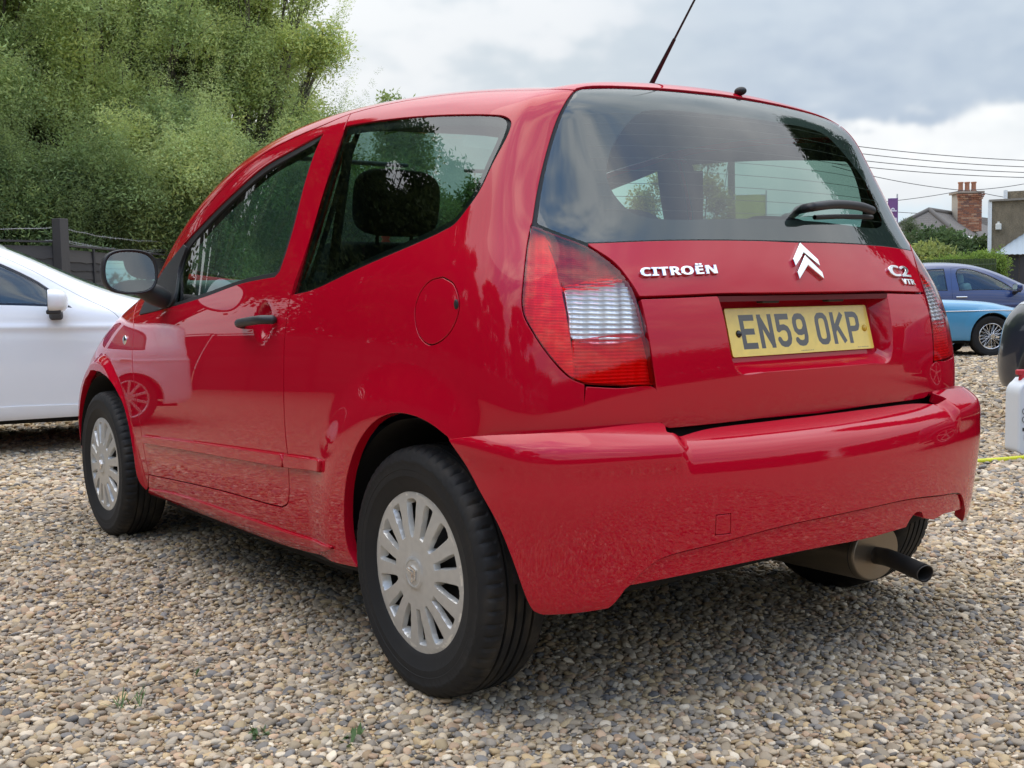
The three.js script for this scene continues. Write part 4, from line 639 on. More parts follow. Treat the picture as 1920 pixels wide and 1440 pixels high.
{ // loose pebbles: far too many to count
  const R = rng(5), shapes = []; const q = new THREE.Object3D();
  for (let k = 0; k < 6; k++) { const g0 = new THREE.IcosahedronGeometry(1, 2); const g = mergeVertices(new THREE.BufferGeometry().setAttribute('position', g0.attributes.position)), p = g.attributes.position; for (let i = 0; i < p.count; i++) { const v = V3().fromBufferAttribute(p, i), n = 1 + .30 * nz(v.x * 1.1 + k * 9.1, v.y * 1.1, v.z * 1.1) + .12 * nz(v.x * 2.7 + k * 3, v.y * 2.7, v.z * 2.7 + 4); v.multiplyScalar(n); v.y *= .52; p.setXYZ(i, v.x, v.y, v.z); } g.computeVertexNormals(); shapes.push(g); }
  const lists = shapes.map(() => []);
  const tyres = [[-.729, 0], [-.729, WB], [.729, 0], [.729, WB]];
  const add = (x, z, s, y = 0) => { const k = Math.floor(R() * 6); lists[k].push([x, y, z, s]); };
  // density follows distance: every stone near the camera, thinner beyond, out to where they merge
  const inFrame = (x, z, m) => { const d = V3(x, 0, z).sub(CAM), w = d.dot(FWD); if (w < .4) return false; const a = d.dot(RGT) / w; return Math.abs(a) < .469 * (1 + m) + .25 / w; };
  let count = 0; const bands = [[0, 3.2, .0112, .0078], [3.2, 5.2, .0135, .0088], [5.2, 8.5, .0185, .0115], [8.5, 18, .036, .019]];
  for (const [d0, d1, pitch, size] of bands) for (let z = -15; z < 2.4; z += pitch) for (let x = -9; x < 15; x += pitch) {
    const X = x + (R() - .5) * pitch, Z = z + (R() - .5) * pitch, d = Math.hypot(X - CAM.x, Z - CAM.z); const r2 = R(); if (d < d0 || d >= d1 || !inFrame(X, Z, .06)) continue;
    const n = fbm(X * .7, Z * .7, 9, 3); if (fbm(X * 1.3 + 5, Z * 1.3, 2, 3) > .30 && R() < .7) continue; const s = size * (.48 + Math.pow(r2, 2.6) * 1.25) * (1 + n * .35);
    add(X, Z, s, s * (.18 + R() * .40)); count++;
  }
  // round the yard nearer than the frame, for what the paint mirrors and the next step to the side
  for (let i = 0; i < 26000; i++) { const a = R() * 6.283, d = 3.2 * Math.sqrt(R()), X = CAM.x + Math.cos(a) * d, Z = CAM.z + Math.sin(a) * d; if (inFrame(X, Z, .06)) continue; const s = .013 * (.6 + R() * .8); add(X, Z, s, s * .2); }
  const mat = new THREE.MeshStandardMaterial({ color: 0xffffff, roughness: .82 }), c = new THREE.Color();
  lists.forEach((l, k) => {
    const im = new THREE.InstancedMesh(shapes[k], mat, l.length); im.name = numbered('pebbles'); im.castShadow = im.receiveShadow = true; im.userData = { kind: 'stuff', label: 'rounded buff, grey and brown pebbles covering the yard', category: 'gravel' };
    l.forEach(([x, y, z, s], i) => { q.position.set(x, y, z); q.rotation.set((R() - .5) * .9, R() * 6.283, (R() - .5) * .9); q.scale.set(s * (.85 + R() * .5), s * (.8 + R() * .45), s * (.75 + R() * .35)); q.updateMatrix(); im.setMatrixAt(i, q.matrix); const t = stoneTones[Math.floor(R() * stoneTones.length)], patch = 1 + .3 * fbm(x * .5, z * .5, 3, 3), b = (.62 + R() * .56) * patch; im.setColorAt(i, c.setRGB(t[0] * b * 1.06, t[1] * b, t[2] * b * .90)); });
    scene.add(im);
  });
  console.log('pebbles', count);
}
// ---------------------------------------------------------------- other cars in the yard, built on the same kind of skin (own frame: rear axle at z 0, nose towards -z)
function carSkin(o) {   // o.st: stations {z, w, yb, xb, ye, xe, yc}; o.nose / o.tail: [z at sill, z at waist, z at belt, z at roof edge]
  const S = o.st, F = S[0], B = S[S.length - 1];
  const sec = (s) => { const m = o.ym ?? .53, sh = o.shoulder ?? .0; return [[s.w - .09, .20], [s.w - .02, .225], [s.w - .008, .36], [s.w, m], [s.w - .004 + sh, lerp(m, s.yb, .58)], [s.xb, s.yb], [lerp(s.xb, s.xe, .36), lerp(s.yb, s.ye, .38)], [lerp(s.xb, s.xe, .68), lerp(s.yb, s.ye, .72)], [s.xe, s.ye], [s.xe * .62, lerp(s.ye, s.yc, .72)], [0, s.yc]]; };
  const cols = S.map(s => sec(s).map(p => [-p[0], p[1], s.z]));
  const end = (s, zz, fx, k, yDrop) => sec(s).map((p, i) => { const t = i / 10; const z = zz[Math.min(10, i)]; return [-p[0] * fx[Math.min(i, 9)], p[1] + yDrop * (i >= 4 ? 1 : 0), z]; });
  const zr = (e, dz) => { const key = [0, 0, 1, 1.6, 2, 2.6, 3, 3, 3, 3.4, 4], a = [e[0], e[1], e[2], e[3], e[4]]; return key.map(k => { const i = Math.min(3, Math.floor(k)); return lerp(a[i], a[i + 1], k - i) + dz; }); };
  const round = [.80, .86, .88, .88, .86, .84, .82, .80, .78, .7], mid = round.map(x => x * .60), zero = round.map(() => 0);
  const nose = [end(F, zr(o.nose, -.06), zero, 0, -.02), end(F, zr(o.nose, -.04), mid, 0, -.015), end(F, zr(o.nose, .07), round, 0, -.01)];
  const tail = [end(B, zr(o.tail, -.06), round, 0, 0), end(B, zr(o.tail, .03), mid, 0, 0), end(B, zr(o.tail, .05), zero, 0, 0)];
  const all = [...nose, ...cols, ...tail]; const net = all[0].map((_, j) => all.map(c => c[j]));
  return new Skin(net, { mirrorLastRow: true, nu: 160, nv: 90, disp: (p) => { let d = 0; if (p.x < -.5) for (const z of [0, -o.wb]) { const r = Math.hypot(p.z - z, p.y - .3); d += (o.flare ?? .014) * (1 - sstep(o.ar + .02, o.ar + .13, r)); } if (o.crease && p.x < -.4) d += .008 * Math.exp(-(((p.y - o.crease(p.z)) / .02) ** 2)); return d; } });
}
function sideUV(S, z, y) {
  let b = null, m = 1e9; for (const q of S.grid()) { if (q[2].x > -.28 || q[1] < .9) continue; const d = (q[2].z - z) ** 2 + (q[2].y - y) ** 2; if (d < m) { m = d; b = [q[0], q[1]]; } }
  for (let k = 0; k < 4; k++) { const e = .01, p = S.raw(...b), pu = S.raw(b[0] + e, b[1]), pv = S.raw(b[0], b[1] + e); const a = (pu.z - p.z) / e, c = (pv.z - p.z) / e, d = (pu.y - p.y) / e, f = (pv.y - p.y) / e, det = a * f - c * d; if (Math.abs(det) < 1e-6) break; const rz = z - p.z, ry = y - p.y; b = [clamp(b[0] + clamp((rz * f - c * ry) / det, -.4, .4), .05, S.C - 1.05), clamp(b[1] + clamp((a * ry - d * rz) / det, -.4, .4), .05, S.R - 1.05)]; }
  return b;
}
const glassDark = new THREE.MeshPhysicalMaterial({ color: rgb(.52, .66, .62), roughness: 0, transmission: 1, thickness: 0, ior: 1.75 });
function spokeWheel(parent, pos, turn, R, rimR, w, kind) {
  const g = new THREE.Group(); g.name = 'wheel'; g.position.set(...pos); g.rotation.y = turn; parent.add(g);
  mesh('tyre', tyreGeo(R, rimR, w, 96, 24), M.tyre, g);
  if (kind === 'wire') {
    const wr = []; for (let k = 0; k < 36; k++) { const a = k / 36 * 6.283, b = a + (k % 2 ? .42 : -.42); wr.push(beam(V3(k % 3 ? -.06 : -.02, .03 * Math.sin(a), .03 * Math.cos(a)), V3(-.045, (rimR - .012) * Math.sin(b), (rimR - .012) * Math.cos(b)), .0035, .0035, 5)); }
    mesh('spokes', wr, M.chrome, g).userData.kind = 'stuff'; mesh('hub_spinner', [cyl(.030, .034, .06, 16, [-.07, 0, 0], [0, 0, Math.PI / 2]), box(.02, .10, .025, [-.09, 0, 0], [.4, 0, 0], .008)], M.chrome, g);
    mesh('rim', [put(new THREE.TorusGeometry(rimR - .006, .009, 10, 48), [-.06, 0, 0], [0, Math.PI / 2, 0]), put(new THREE.CylinderGeometry(rimR - .01, rimR - .01, .11, 40, 1, true), [0, 0, 0], [0, 0, Math.PI / 2])], M.chrome, g); mesh('brake', cyl(.10, .10, .05, 24, [.03, 0, 0], [0, 0, Math.PI / 2]), M.under, g);
  } else {
    const n = kind || 10; for (let k = 0; k < n; k++) { const a = k / n * 6.283; const s = mesh('spoke', box(.022, rimR - .03, .034, [-w * .40, (rimR - .02) / 2 + .012, 0], [0, 0, .06], .006), alloy, g); s.rotation.x = a; }
    mesh('rim', [put(new THREE.TorusGeometry(rimR - .008, .012, 10, 48), [-w * .42, 0, 0], [0, Math.PI / 2, 0]), put(new THREE.CylinderGeometry(rimR - .01, rimR - .01, w * .8, 40, 1, true), [0, 0, 0], [0, 0, Math.PI / 2]), cyl(.05, .05, .03, 24, [-w * .42, 0, 0], [0, 0, Math.PI / 2])], alloy, g); mesh('brake_disc', cyl(rimR * .75, rimR * .75, .03, 28, [0, 0, 0], [0, 0, Math.PI / 2]), M.steel, g);
  }
  return g;
}
const alloy = std(.55, .56, .57, .3, .7);
function buildCar(t, o) {
  const S = carSkin(o), uC = S.C - 1 + .12, vT = S.R - 1 + .12, su = l => smooth2(l.map(p => [...sideUV(S, p[0], p[1]), p[2]]), 4);
  const arch = (zc) => { const l = []; for (let a = 200; a >= -20; a -= 10) { const y = .30 + o.ar * Math.sin(a * Math.PI / 180), z = zc + o.ar * Math.cos(a * Math.PI / 180); if (y > .235) l.push(sideUV(S, z, y)); } return l; };
  const doors = (o.doors || []).map(l => dedupe(su([...l, l[0]]), 1e-4)), wins = (o.wins || []).map(l => dedupe(su([...l, l[0]]), 1e-4));
  const ws = o.ws, rw = o.rw;   // windscreen [uBase, uTop, vEdgeBase, vEdgeTop]; rear window [vLow, vHigh, uEdge]
  const wsEdge = [[ws[1], vT], [ws[1] - .02, 9.6], [ws[1] - .15, ws[3]], [lerp(ws[0], ws[1], .5), lerp(ws[2], ws[3], .5)], [ws[0], ws[2]], [ws[0] - .06, 9.4], [ws[0] - .08, vT]];
  const rwEdge = rw ? [[uC, rw[0]], [rw[2] + .25, rw[0]], [rw[2], rw[0] + .18], [rw[2] + .08, rw[1] - .1], [rw[2] + .25, rw[1]], [uC, rw[1]]] : [];
  const outline = dedupe([[-.12, 1], ...arch(-o.wb), ...arch(0), [uC, 1], ...rwEdge, [uC, vT], ...wsEdge, [-.12, vT]], 1e-4);
  const bodyHoles = [...doors, ...wins.filter((_, i) => !(o.winDoor || []).includes(i) )];
  const g = panel(S, outline, { holes: bodyHoles, du: .09, dv: .09, inset: .0025, fold: .02 }); mesh('body', [g, mirrored(g)], o.paint, t);
  doors.forEach((d, i) => { const g = panel(S, d, { holes: (o.inDoor?.[i] ?? []).map(k => wins[k]), du: .09, dv: .09, inset: .003, fold: .02 }); mesh('door', g, o.paint, t); mesh('door', mirrored(g), o.paint, t); });
  wins.forEach(wv => { const g = panel(S, wv, { off: -.006, inset: .008, fold: 0, du: .12, dv: .12 }), fr = panel(S, wv, { holes: [insetUV(S, wv, .016)], off: -.003, inset: .001, fold: .008, du: .12, dv: .12 }); for (const f of [x => x, mirrored]) { mesh('side_window', f(g), glassDark, t); mesh('window_frame', f(fr), M.blackGloss, t); } });
  const wg = panel(S, dedupe(wsEdge.slice(), 1e-4), { off: -.003, inset: .002, fold: 0, du: .12, dv: .12 }); mesh('windscreen', [wg, mirrored(wg)], glassDark, t);
  if (rw) { const g = panel(S, rwEdge, { off: -.003, inset: .002, fold: 0, du: .12, dv: .12 }); mesh('rear_window', [g, mirrored(g)], glassDark, t); }
  const zN = o.nose[0], zT = o.tail[0], w = o.st[2].w;
  mesh('floor_pan', box(w * 1.7, .04, zT - zN - .4, [0, .22, (zT + zN) / 2]), M.under, t);
  for (const s of [-1, 1]) for (const z of [0, -o.wb]) { const g = new THREE.CylinderGeometry(o.ar - .005, o.ar - .005, .24, 30, 1, true, Math.PI / 2, Math.PI).rotateX(Math.PI / 2).rotateY(Math.PI / 2); mesh('arch_liner', [put(g, [s * (w - .14), .29, z]).toNonIndexed(), put(new THREE.CircleGeometry(o.ar, 30, 0, Math.PI), [s * (w - .26), .29, z], [0, s * Math.PI / 2, 0]).toNonIndexed()], M.under, t); spokeWheel(t, [s * (w - .03 - o.tyre[2] / 2), o.tyre[0], z], s < 0 ? 0 : Math.PI, ...o.tyre, o.spokes); }
  // seats, dashboard and lining seen through the glass
  if (!o.open) {
    const zs0 = o.seatZ ?? -1.2; for (const x of [-.37, .37]) { mesh('front_seat', [box(.48, .62, .16, [x, .78, zs0 + .22], [.25, 0, 0], .06), box(.26, .18, .1, [x, 1.16, zs0 + .34], [.15, 0, 0], .045), box(.48, .16, .5, [x, .48, zs0 - .05], [0, 0, 0], .05)], o.seatMat ?? M.seatLight, t); }
    mesh('rear_seat', [box(1.2, .55, .16, [0, .76, zs0 + 1.02], [.3, 0, 0], .06), box(1.2, .15, .46, [0, .48, zs0 + .75], [0, 0, 0], .05)], o.seatMat ?? M.seatLight, t);
    mesh('dashboard', box(1.36, .26, .45, [0, .82, zs0 - .80], [.08, 0, 0], .06), M.trim, t); mesh('steering_wheel', put(new THREE.TorusGeometry(.18, .016, 10, 28), [.37, .90, zs0 - .45], [-.4, 0, 0]), M.black, t); mesh('cabin_floor', box(1.4, .03, 2.3, [0, .30, zs0 + .2]), M.trim, t);
  }
  if (o.handles) for (const [z, y] of o.handles) for (const s of [1, -1]) { const p = S.pos(...sideUV(S, z, y), .016); mesh('door_handle', box(.022, .026, .19, [p.x * s, p.y, p.z], [0, 0, 0], .010), o.handleMat ?? o.paint, t); }
  if (o.mirror) for (const s of [1, -1]) { const [z, y, x] = o.mirror; const m = new THREE.Group(); m.name = 'door_mirror'; m.position.set(-x * s, y, z); t.add(m); const cap = new THREE.SphereGeometry(1, 24, 16); const p = cap.attributes.position; for (let i = 0; i < p.count; i++) { const a = [p.getX(i), p.getY(i), p.getZ(i)].map(v => Math.sign(v) * Math.pow(Math.abs(v), .72)); p.setXYZ(i, a[0] * .105, a[1] * .072, Math.min(a[2], .35) * .085); } cap.computeVertexNormals(); mesh('mirror_cap', put(cap, [0, .01, 0]), o.mirrorMat ?? o.paint, m); mesh('mirror_foot', [box(.17, .05, .08, [.085 * s, -.068, -.01], [0, 0, -.35 * s], .02), box(.16, .030, .085, [0, -.055, .0], [0, 0, 0], .012)], M.plastic, m); mesh('mirror_glass', box(.165, .105, .004, [0, .01, .031]), phys(.75, .8, .83, .02, { metalness: 1 }), m); }
  if (o.sillStrip) { const l = o.sillStrip; const g = panel(S, su([...l, l[0]]), { off: .008, inset: 0, fold: .01, du: .12, dv: .12 }); mesh('sill_strip', g, o.sillMat ?? M.plastic, t); mesh('sill_strip', mirrored(g), o.sillMat ?? M.plastic, t); }
  if (o.tailLamp) { const g = panel(S, o.tailLamp, { off: .002, inset: .001, fold: .01, du: .1, dv: .1 }); mesh('tail_lamp', g, M.ribRed, t); mesh('tail_lamp', mirrored(g), M.ribRed, t); }
  if (o.headLamp) { const g = panel(S, o.headLamp, { off: .003, inset: .001, fold: .01, du: .1, dv: .1 }); mesh('headlamp', g, o.lampMat ?? M.ribWhite, t); mesh('headlamp', mirrored(g), o.lampMat ?? M.ribWhite, t); }
  return S;
}
const turnTo = (hx, hz) => Math.atan2(-hx, -hz);   // turn that points a car's nose (own -z) along (hx, hz)
function seat(t, local, world) { const c = Math.cos(t.rotation.y), s = Math.sin(t.rotation.y); t.position.set(world.x - (c * local[0] + s * local[1]), 0, world.z - (-s * local[0] + c * local[1])); }   // local [x, z] -> world point
{ // white hatchback
  const h = V3(.519, 0, .143).normalize(), side = V3(-h.z, 0, h.x);   // side = outward normal of its right flank
  const t = thing('parked_car', 'white five-door hatchback parked in front of the dark board fence', 'car', [0, 0, 0], turnTo(h.x, h.z));
  const white = phys(.78, .79, .80, .35, { clearcoat: 1, clearcoatRoughness: .03 });
  const P0 = onGround(100, 794, .20), n = V3(-h.z, 0, h.x).multiplyScalar(-1).dot(CAM.clone().sub(P0)) > 0 ? V3(h.z, 0, -h.x) : V3(-h.z, 0, h.x);
  const mp = onPlane(115, 590, P0, n); seat(t, [.86, -1.64], mp);
  const st = [{ z: -3.05, w: .83, yb: .74, xb: .74, ye: .79, xe: .55, yc: .82 }, { z: -2.62, w: .875, yb: .82, xb: .80, ye: .88, xe: .60, yc: .92 }, { z: -2.15, w: .89, yb: .865, xb: .85, ye: .93, xe: .66, yc: .98 }, { z: -1.75, w: .89, yb: .885, xb: .86, ye: 1.06, xe: .73, yc: 1.12 }, { z: -1.3, w: .89, yb: .90, xb: .86, ye: 1.31, xe: .66, yc: 1.37 }, { z: -.8, w: .89, yb: .92, xb: .865, ye: 1.42, xe: .60, yc: 1.475 }, { z: -.2, w: .892, yb: .94, xb: .865, ye: 1.41, xe: .58, yc: 1.47 }, { z: .25, w: .89, yb: .96, xb: .85, ye: 1.37, xe: .56, yc: 1.43 }, { z: .52, w: .875, yb: .965, xb: .81, ye: 1.29, xe: .55, yc: 1.35 }];
  buildCar(t, { st, wb: 2.636, ar: .345, tyre: [.315, .222, .21], spokes: 10, nose: [-3.42, -3.48, -3.34, -3.2, -3.0], tail: [.74, .80, .72, .56, .40], paint: white, crease: z => .82 + z * .015,
    doors: [[[-1.98, .32, 1], [-1.94, .30, 1], [-.90, .31, 1], [-.86, .5], [-.84, .93], [-.86, 1.32, 1], [-.95, 1.355], [-1.15, 1.30], [-1.5, 1.14], [-1.86, .93], [-2.0, .80], [-2.02, .6]], [[-.85, .31, 1], [-.28, .31], [-.22, .36], [-.28, .52], [-.16, .66], [.12, .74], [.20, .98, 1], [.02, 1.26, 1], [-.3, 1.355], [-.78, 1.365], [-.835, 1.32, 1], [-.81, .93], [-.83, .5]]],
    wins: [[[-1.70, .915, 1], [-.92, .945, 1], [-.93, 1.30, 1], [-1.05, 1.29], [-1.3, 1.195], [-1.52, 1.075]], [[-.76, .955, 1], [.04, .985, 1], [-.04, 1.20], [-.25, 1.30], [-.74, 1.325, 1]]], inDoor: [[0], [1]], winDoor: [0, 1],
    ws: [5.0, 7.05, 8.35, 8.6], rw: [6.0, 8.4, 12.7], handles: [[-1.02, .80], [-.16, .83]], mirror: [-1.60, .945, .98], sillStrip: [[-2.1, .245], [-.52, .245], [-.5, .29], [-2.1, .29]], sillMat: white, tailLamp: [[11.2, 4.6], [12.6, 4.7], [12.5, 5.3], [11.4, 5.35]], headLamp: [[1.9, 4.2], [3.1, 4.4], [3.0, 5.0], [2.0, 4.8]] });
}
{ // dark blue three-door hatchback, nose to the right
  const d = 18.6, a = atDepth(1790, 540, d), b = atDepth(1900, 540, d); const h = b.clone().sub(a); h.y = 0; h.normalize();
  const t = thing('parked_car', 'dark blue three-door hatchback parked behind the light blue classic car', 'car', [0, 0, 0], turnTo(h.x, h.z));
  seat(t, [.80, -.62], a);
  const blue = phys(.010, .030, .13, .35, { clearcoat: 1, clearcoatRoughness: .03 });
  const st = [{ z: -2.9, w: .80, yb: .74, xb: .70, ye: .80, xe: .5, yc: .83 }, { z: -2.5, w: .84, yb: .82, xb: .76, ye: .88, xe: .56, yc: .92 }, { z: -2.05, w: .86, yb: .87, xb: .81, ye: .95, xe: .64, yc: 1.0 }, { z: -1.6, w: .865, yb: .90, xb: .82, ye: 1.18, xe: .66, yc: 1.24 }, { z: -1.1, w: .865, yb: .92, xb: .825, ye: 1.385, xe: .60, yc: 1.44 }, { z: -.5, w: .865, yb: .93, xb: .825, ye: 1.425, xe: .58, yc: 1.475 }, { z: 0, w: .865, yb: .94, xb: .82, ye: 1.40, xe: .57, yc: 1.45 }, { z: .3, w: .86, yb: .95, xb: .80, ye: 1.33, xe: .55, yc: 1.39 }, { z: .55, w: .84, yb: .95, xb: .77, ye: 1.2, xe: .54, yc: 1.26 }];
  buildCar(t, { st, wb: 2.51, ar: .34, tyre: [.30, .20, .195], spokes: 7, nose: [-3.25, -3.32, -3.2, -3.05, -2.9], tail: [.70, .76, .72, .62, .40], paint: blue, crease: z => .70,
    doors: [[[-1.9, .32, 1], [-.62, .31, 1], [-.58, .5], [-.57, .94], [-.62, 1.34, 1], [-.9, 1.36], [-1.3, 1.24], [-1.8, .95], [-1.93, .78]]], wins: [[[-1.68, .935, 1], [-.70, .95, 1], [-.72, 1.31], [-.85, 1.335], [-1.2, 1.23], [-1.5, 1.07]], [[-.50, .955, 1], [.22, .98, 1], [.12, 1.22], [-.1, 1.31], [-.50, 1.335, 1]]], inDoor: [[0]], winDoor: [0],
    ws: [5.0, 7.0, 8.3, 8.6], rw: [6.0, 8.4, 12.7], handles: [[-.72, .84]], handleMat: M.chrome, mirror: [-1.62, .98, .93], seatMat: std(.42, .50, .48, .9), tailLamp: [[11.2, 4.6], [12.4, 4.7], [12.4, 5.4], [11.4, 5.35]], headLamp: [[1.9, 4.2], [3.1, 4.4], [3.0, 5.0], [2.0, 4.8]] });
}
{ // light blue open classic with wire wheels
  const gp = onGround(1858, 669.5), h = RGT.clone(); h.y = 0; h.normalize(); h.applyAxisAngle(V3(0, 1, 0), .06).normalize();
  const t = thing('parked_car', 'light blue open classic sports car with wire wheels and a chrome side strip', 'car', [0, 0, 0], turnTo(h.x, h.z)); seat(t, [.70, -2.31], gp);
  const sky = phys(.075, .30, .50, .35, { clearcoat: 1, clearcoatRoughness: .03 });
  const st = [{ z: -2.72, w: .66, yb: .66, xb: .60, ye: .70, xe: .42, yc: .70 }, { z: -2.45, w: .74, yb: .735, xb: .66, ye: .775, xe: .46, yc: .76 }, { z: -2.1, w: .755, yb: .765, xb: .68, ye: .805, xe: .5, yc: .80 }, { z: -1.7, w: .76, yb: .785, xb: .69, ye: .825, xe: .52, yc: .83 }, { z: -1.25, w: .76, yb: .795, xb: .70, ye: .835, xe: .54, yc: .84 }, { z: -.7, w: .76, yb: .795, xb: .70, ye: .83, xe: .55, yc: .83 }, { z: -.2, w: .76, yb: .79, xb: .70, ye: .82, xe: .55, yc: .82 }, { z: .35, w: .74, yb: .77, xb: .67, ye: .80, xe: .5, yc: .79 }, { z: .75, w: .68, yb: .73, xb: .6, ye: .75, xe: .42, yc: .75 }];
  const S = buildCar(t, { st, ym: .46, wb: 2.31, ar: .325, flare: .010, tyre: [.295, .185, .16], spokes: 'wire', nose: [-2.96, -3.02, -2.98, -2.92, -2.7], tail: [.98, 1.02, .98, .92, .7], paint: sky, open: true,
    doors: [[[-1.42, .33, 1], [-.50, .33, 1], [-.48, .795, 1], [-1.42, .80, 1]]], wins: [], ws: [8.0, 9.2, 9.35, 9.35], rw: null });
  const strip = []; for (let i = 0; i <= 20; i++) { const z = lerp(-2.80, .80, i / 20); strip.push(S.pos(...sideUV(S, z, .655 + .02 * (z < -2.3 ? (z + 2.3) : 0)), .004)); }
  for (const s of [1, -1]) mesh('chrome_strip', tube(strip.map(p => V3(p.x * s, p.y, p.z)), .007, 6, 40), M.chrome, t);
  for (const s of [1, -1]) { mesh('headlamp', [put(new THREE.SphereGeometry(.085, 20, 14), [.55 * s, .64, -2.90], [0, 0, 0], [1, 1, .6]), put(new THREE.TorusGeometry(.088, .009, 8, 28), [.55 * s, .64, -2.92])], M.chrome, t); mesh('windscreen_post', beam(V3(.58 * s, .82, -1.45), V3(.54 * s, 1.12, -1.22), .012), M.chrome, t); mesh('seat', [box(.46, .5, .14, [.33 * s, .62, -.45], [.2, 0, 0], .05)], M.black, t); }
  mesh('windscreen_rail', beam(V3(-.54, 1.12, -1.22), V3(.54, 1.12, -1.22), .011), M.chrome, t); mesh('bumper', tube([[-.68, .46, -2.75], [-.5, .46, -3.02], [0, .46, -3.08], [.5, .46, -3.02], [.68, .46, -2.75]], .03, 8, 30), M.chrome, t);
}
{ // dark blue sport utility car, nose to the left, cut by the frame
  const h = RGT.clone().multiplyScalar(-.60).addScaledVector(FWD, .80); h.y = 0; h.normalize(); const gp = onGround(1916, 748, .22);
  const t = thing('parked_car', 'navy sport utility car with black wheel arch cladding, behind a white plastic jug', 'car', [0, 0, 0], turnTo(h.x, h.z)); seat(t, [-.84, -3.08], gp);
  const st = [{ z: -3.0, w: .86, yb: .86, xb: .80, ye: .92, xe: .60, yc: .95 }, { z: -2.6, w: .90, yb: .96, xb: .84, ye: 1.02, xe: .64, yc: 1.05 }, { z: -2.1, w: .91, yb: 1.0, xb: .86, ye: 1.08, xe: .70, yc: 1.12 }, { z: -1.6, w: .91, yb: 1.03, xb: .87, ye: 1.35, xe: .70, yc: 1.41 }, { z: -1.1, w: .91, yb: 1.05, xb: .87, ye: 1.56, xe: .64, yc: 1.61 }, { z: -.4, w: .91, yb: 1.06, xb: .87, ye: 1.60, xe: .62, yc: 1.66 }, { z: .1, w: .91, yb: 1.07, xb: .86, ye: 1.57, xe: .61, yc: 1.63 }, { z: .4, w: .90, yb: 1.08, xb: .84, ye: 1.50, xe: .6, yc: 1.56 }, { z: .65, w: .88, yb: 1.08, xb: .80, ye: 1.36, xe: .58, yc: 1.42 }];
  const S = buildCar(t, { st, ym: .6, wb: 2.65, ar: .39, flare: .03, tyre: [.35, .235, .225], spokes: 5, nose: [-3.35, -3.42, -3.36, -3.2, -3.0], tail: [.80, .86, .82, .72, .5], paint: phys(.004, .008, .022, .35, { clearcoat: 1, clearcoatRoughness: .03 }),
    doors: [[[-1.95, .38, 1], [-.88, .37, 1], [-.86, 1.05], [-.90, 1.50, 1], [-1.2, 1.47], [-1.85, 1.08], [-1.98, .9]]], wins: [[[-1.68, 1.07, 1], [-.95, 1.09, 1], [-.97, 1.46], [-1.1, 1.45], [-1.4, 1.28]], [[-.80, 1.10, 1], [.2, 1.12, 1], [.1, 1.40], [-.2, 1.5], [-.78, 1.51, 1]]], inDoor: [[0]], winDoor: [0], ws: [5.0, 7.0, 8.3, 8.6], rw: [6.0, 8.4, 12.7], mirror: [-1.62, 1.12, 1.0], headLamp: [[1.9, 4.75], [2.7, 4.8], [2.75, 4.98], [1.95, 4.95]], sillStrip: [[-2.15, .24], [-.5, .24], [-.5, .40], [-2.15, .40]] });
  for (const s of [1, -1]) { const l = []; for (let a = -12; a <= 192; a += 12) { const p = S.pos(...sideUV(S, -2.65 + .42 * Math.cos(a * Math.PI / 180), Math.max(.235, .30 + .42 * Math.sin(a * Math.PI / 180))), .006); l.push(V3(p.x * s, p.y, p.z)); } mesh('arch_cladding', tube(l, .032, 8, 60), M.plastic, t); }
}
// ---------------------------------------------------------------- trees, hedges, weeds
const leafMat = (r, g, b) => new THREE.MeshPhysicalMaterial({ color: 0xffffff, roughness: 1, transmission: .42, thickness: 0, specularIntensity: .3, side: THREE.DoubleSide });
const leafM = leafMat();
const barkM = new THREE.MeshStandardMaterial({ color: rgb(.13, .11, .085), roughness: .95, bumpMap: dataTex(128, 128, (u, v) => .5 + .5 * fbm(u * 30, v * 6, 3, 4)), bumpScale: .02 });
function sprigGeo(seed, n, len, wid, spread, droop) {   // a twig's worth of leaves
  const R = rng(seed), pos = [], idx = [];
  for (let i = 0; i < n; i++) {
    const a = R() * 6.283, e = (R() - .35) * 1.8, c = V3((R() - .5) * spread, (R() - .5) * spread * .9, (R() - .5) * spread), d = V3(Math.cos(a) * Math.cos(e), Math.sin(e) - droop, Math.sin(a) * Math.cos(e)).normalize(), s = d.clone().cross(V3(R() - .5, R() + .2, R() - .5)).normalize(), l = len * (.7 + R() * .6), w = wid * (.7 + R() * .6), k = pos.length / 3, u = d.clone().cross(s);
    for (const q of [c, c.clone().addScaledVector(d, l * .45).addScaledVector(s, w / 2).addScaledVector(u, w * .15), c.clone().addScaledVector(d, l), c.clone().addScaledVector(d, l * .45).addScaledVector(s, -w / 2).addScaledVector(u, w * .15)]) pos.push(q.x, q.y, q.z); idx.push(k, k + 1, k + 2, k, k + 2, k + 3);
  }
  const g = new THREE.BufferGeometry(); g.setAttribute('position', new THREE.Float32BufferAttribute(pos, 3)); g.setIndex(idx); g.computeVertexNormals(); return g;
}
const sprigs = { fine: sprigGeo(3, 26, .075, .026, .34, .25), broad: sprigGeo(9, 16, .10, .055, .36, .15), small: sprigGeo(12, 24, .05, .026, .22, .1), needle: sprigGeo(21, 26, .07, .018, .24, -.2), big: sprigGeo(33, 20, .14, .07, .5, .2) };
const dummy = new THREE.Object3D(), tint = new THREE.Color();
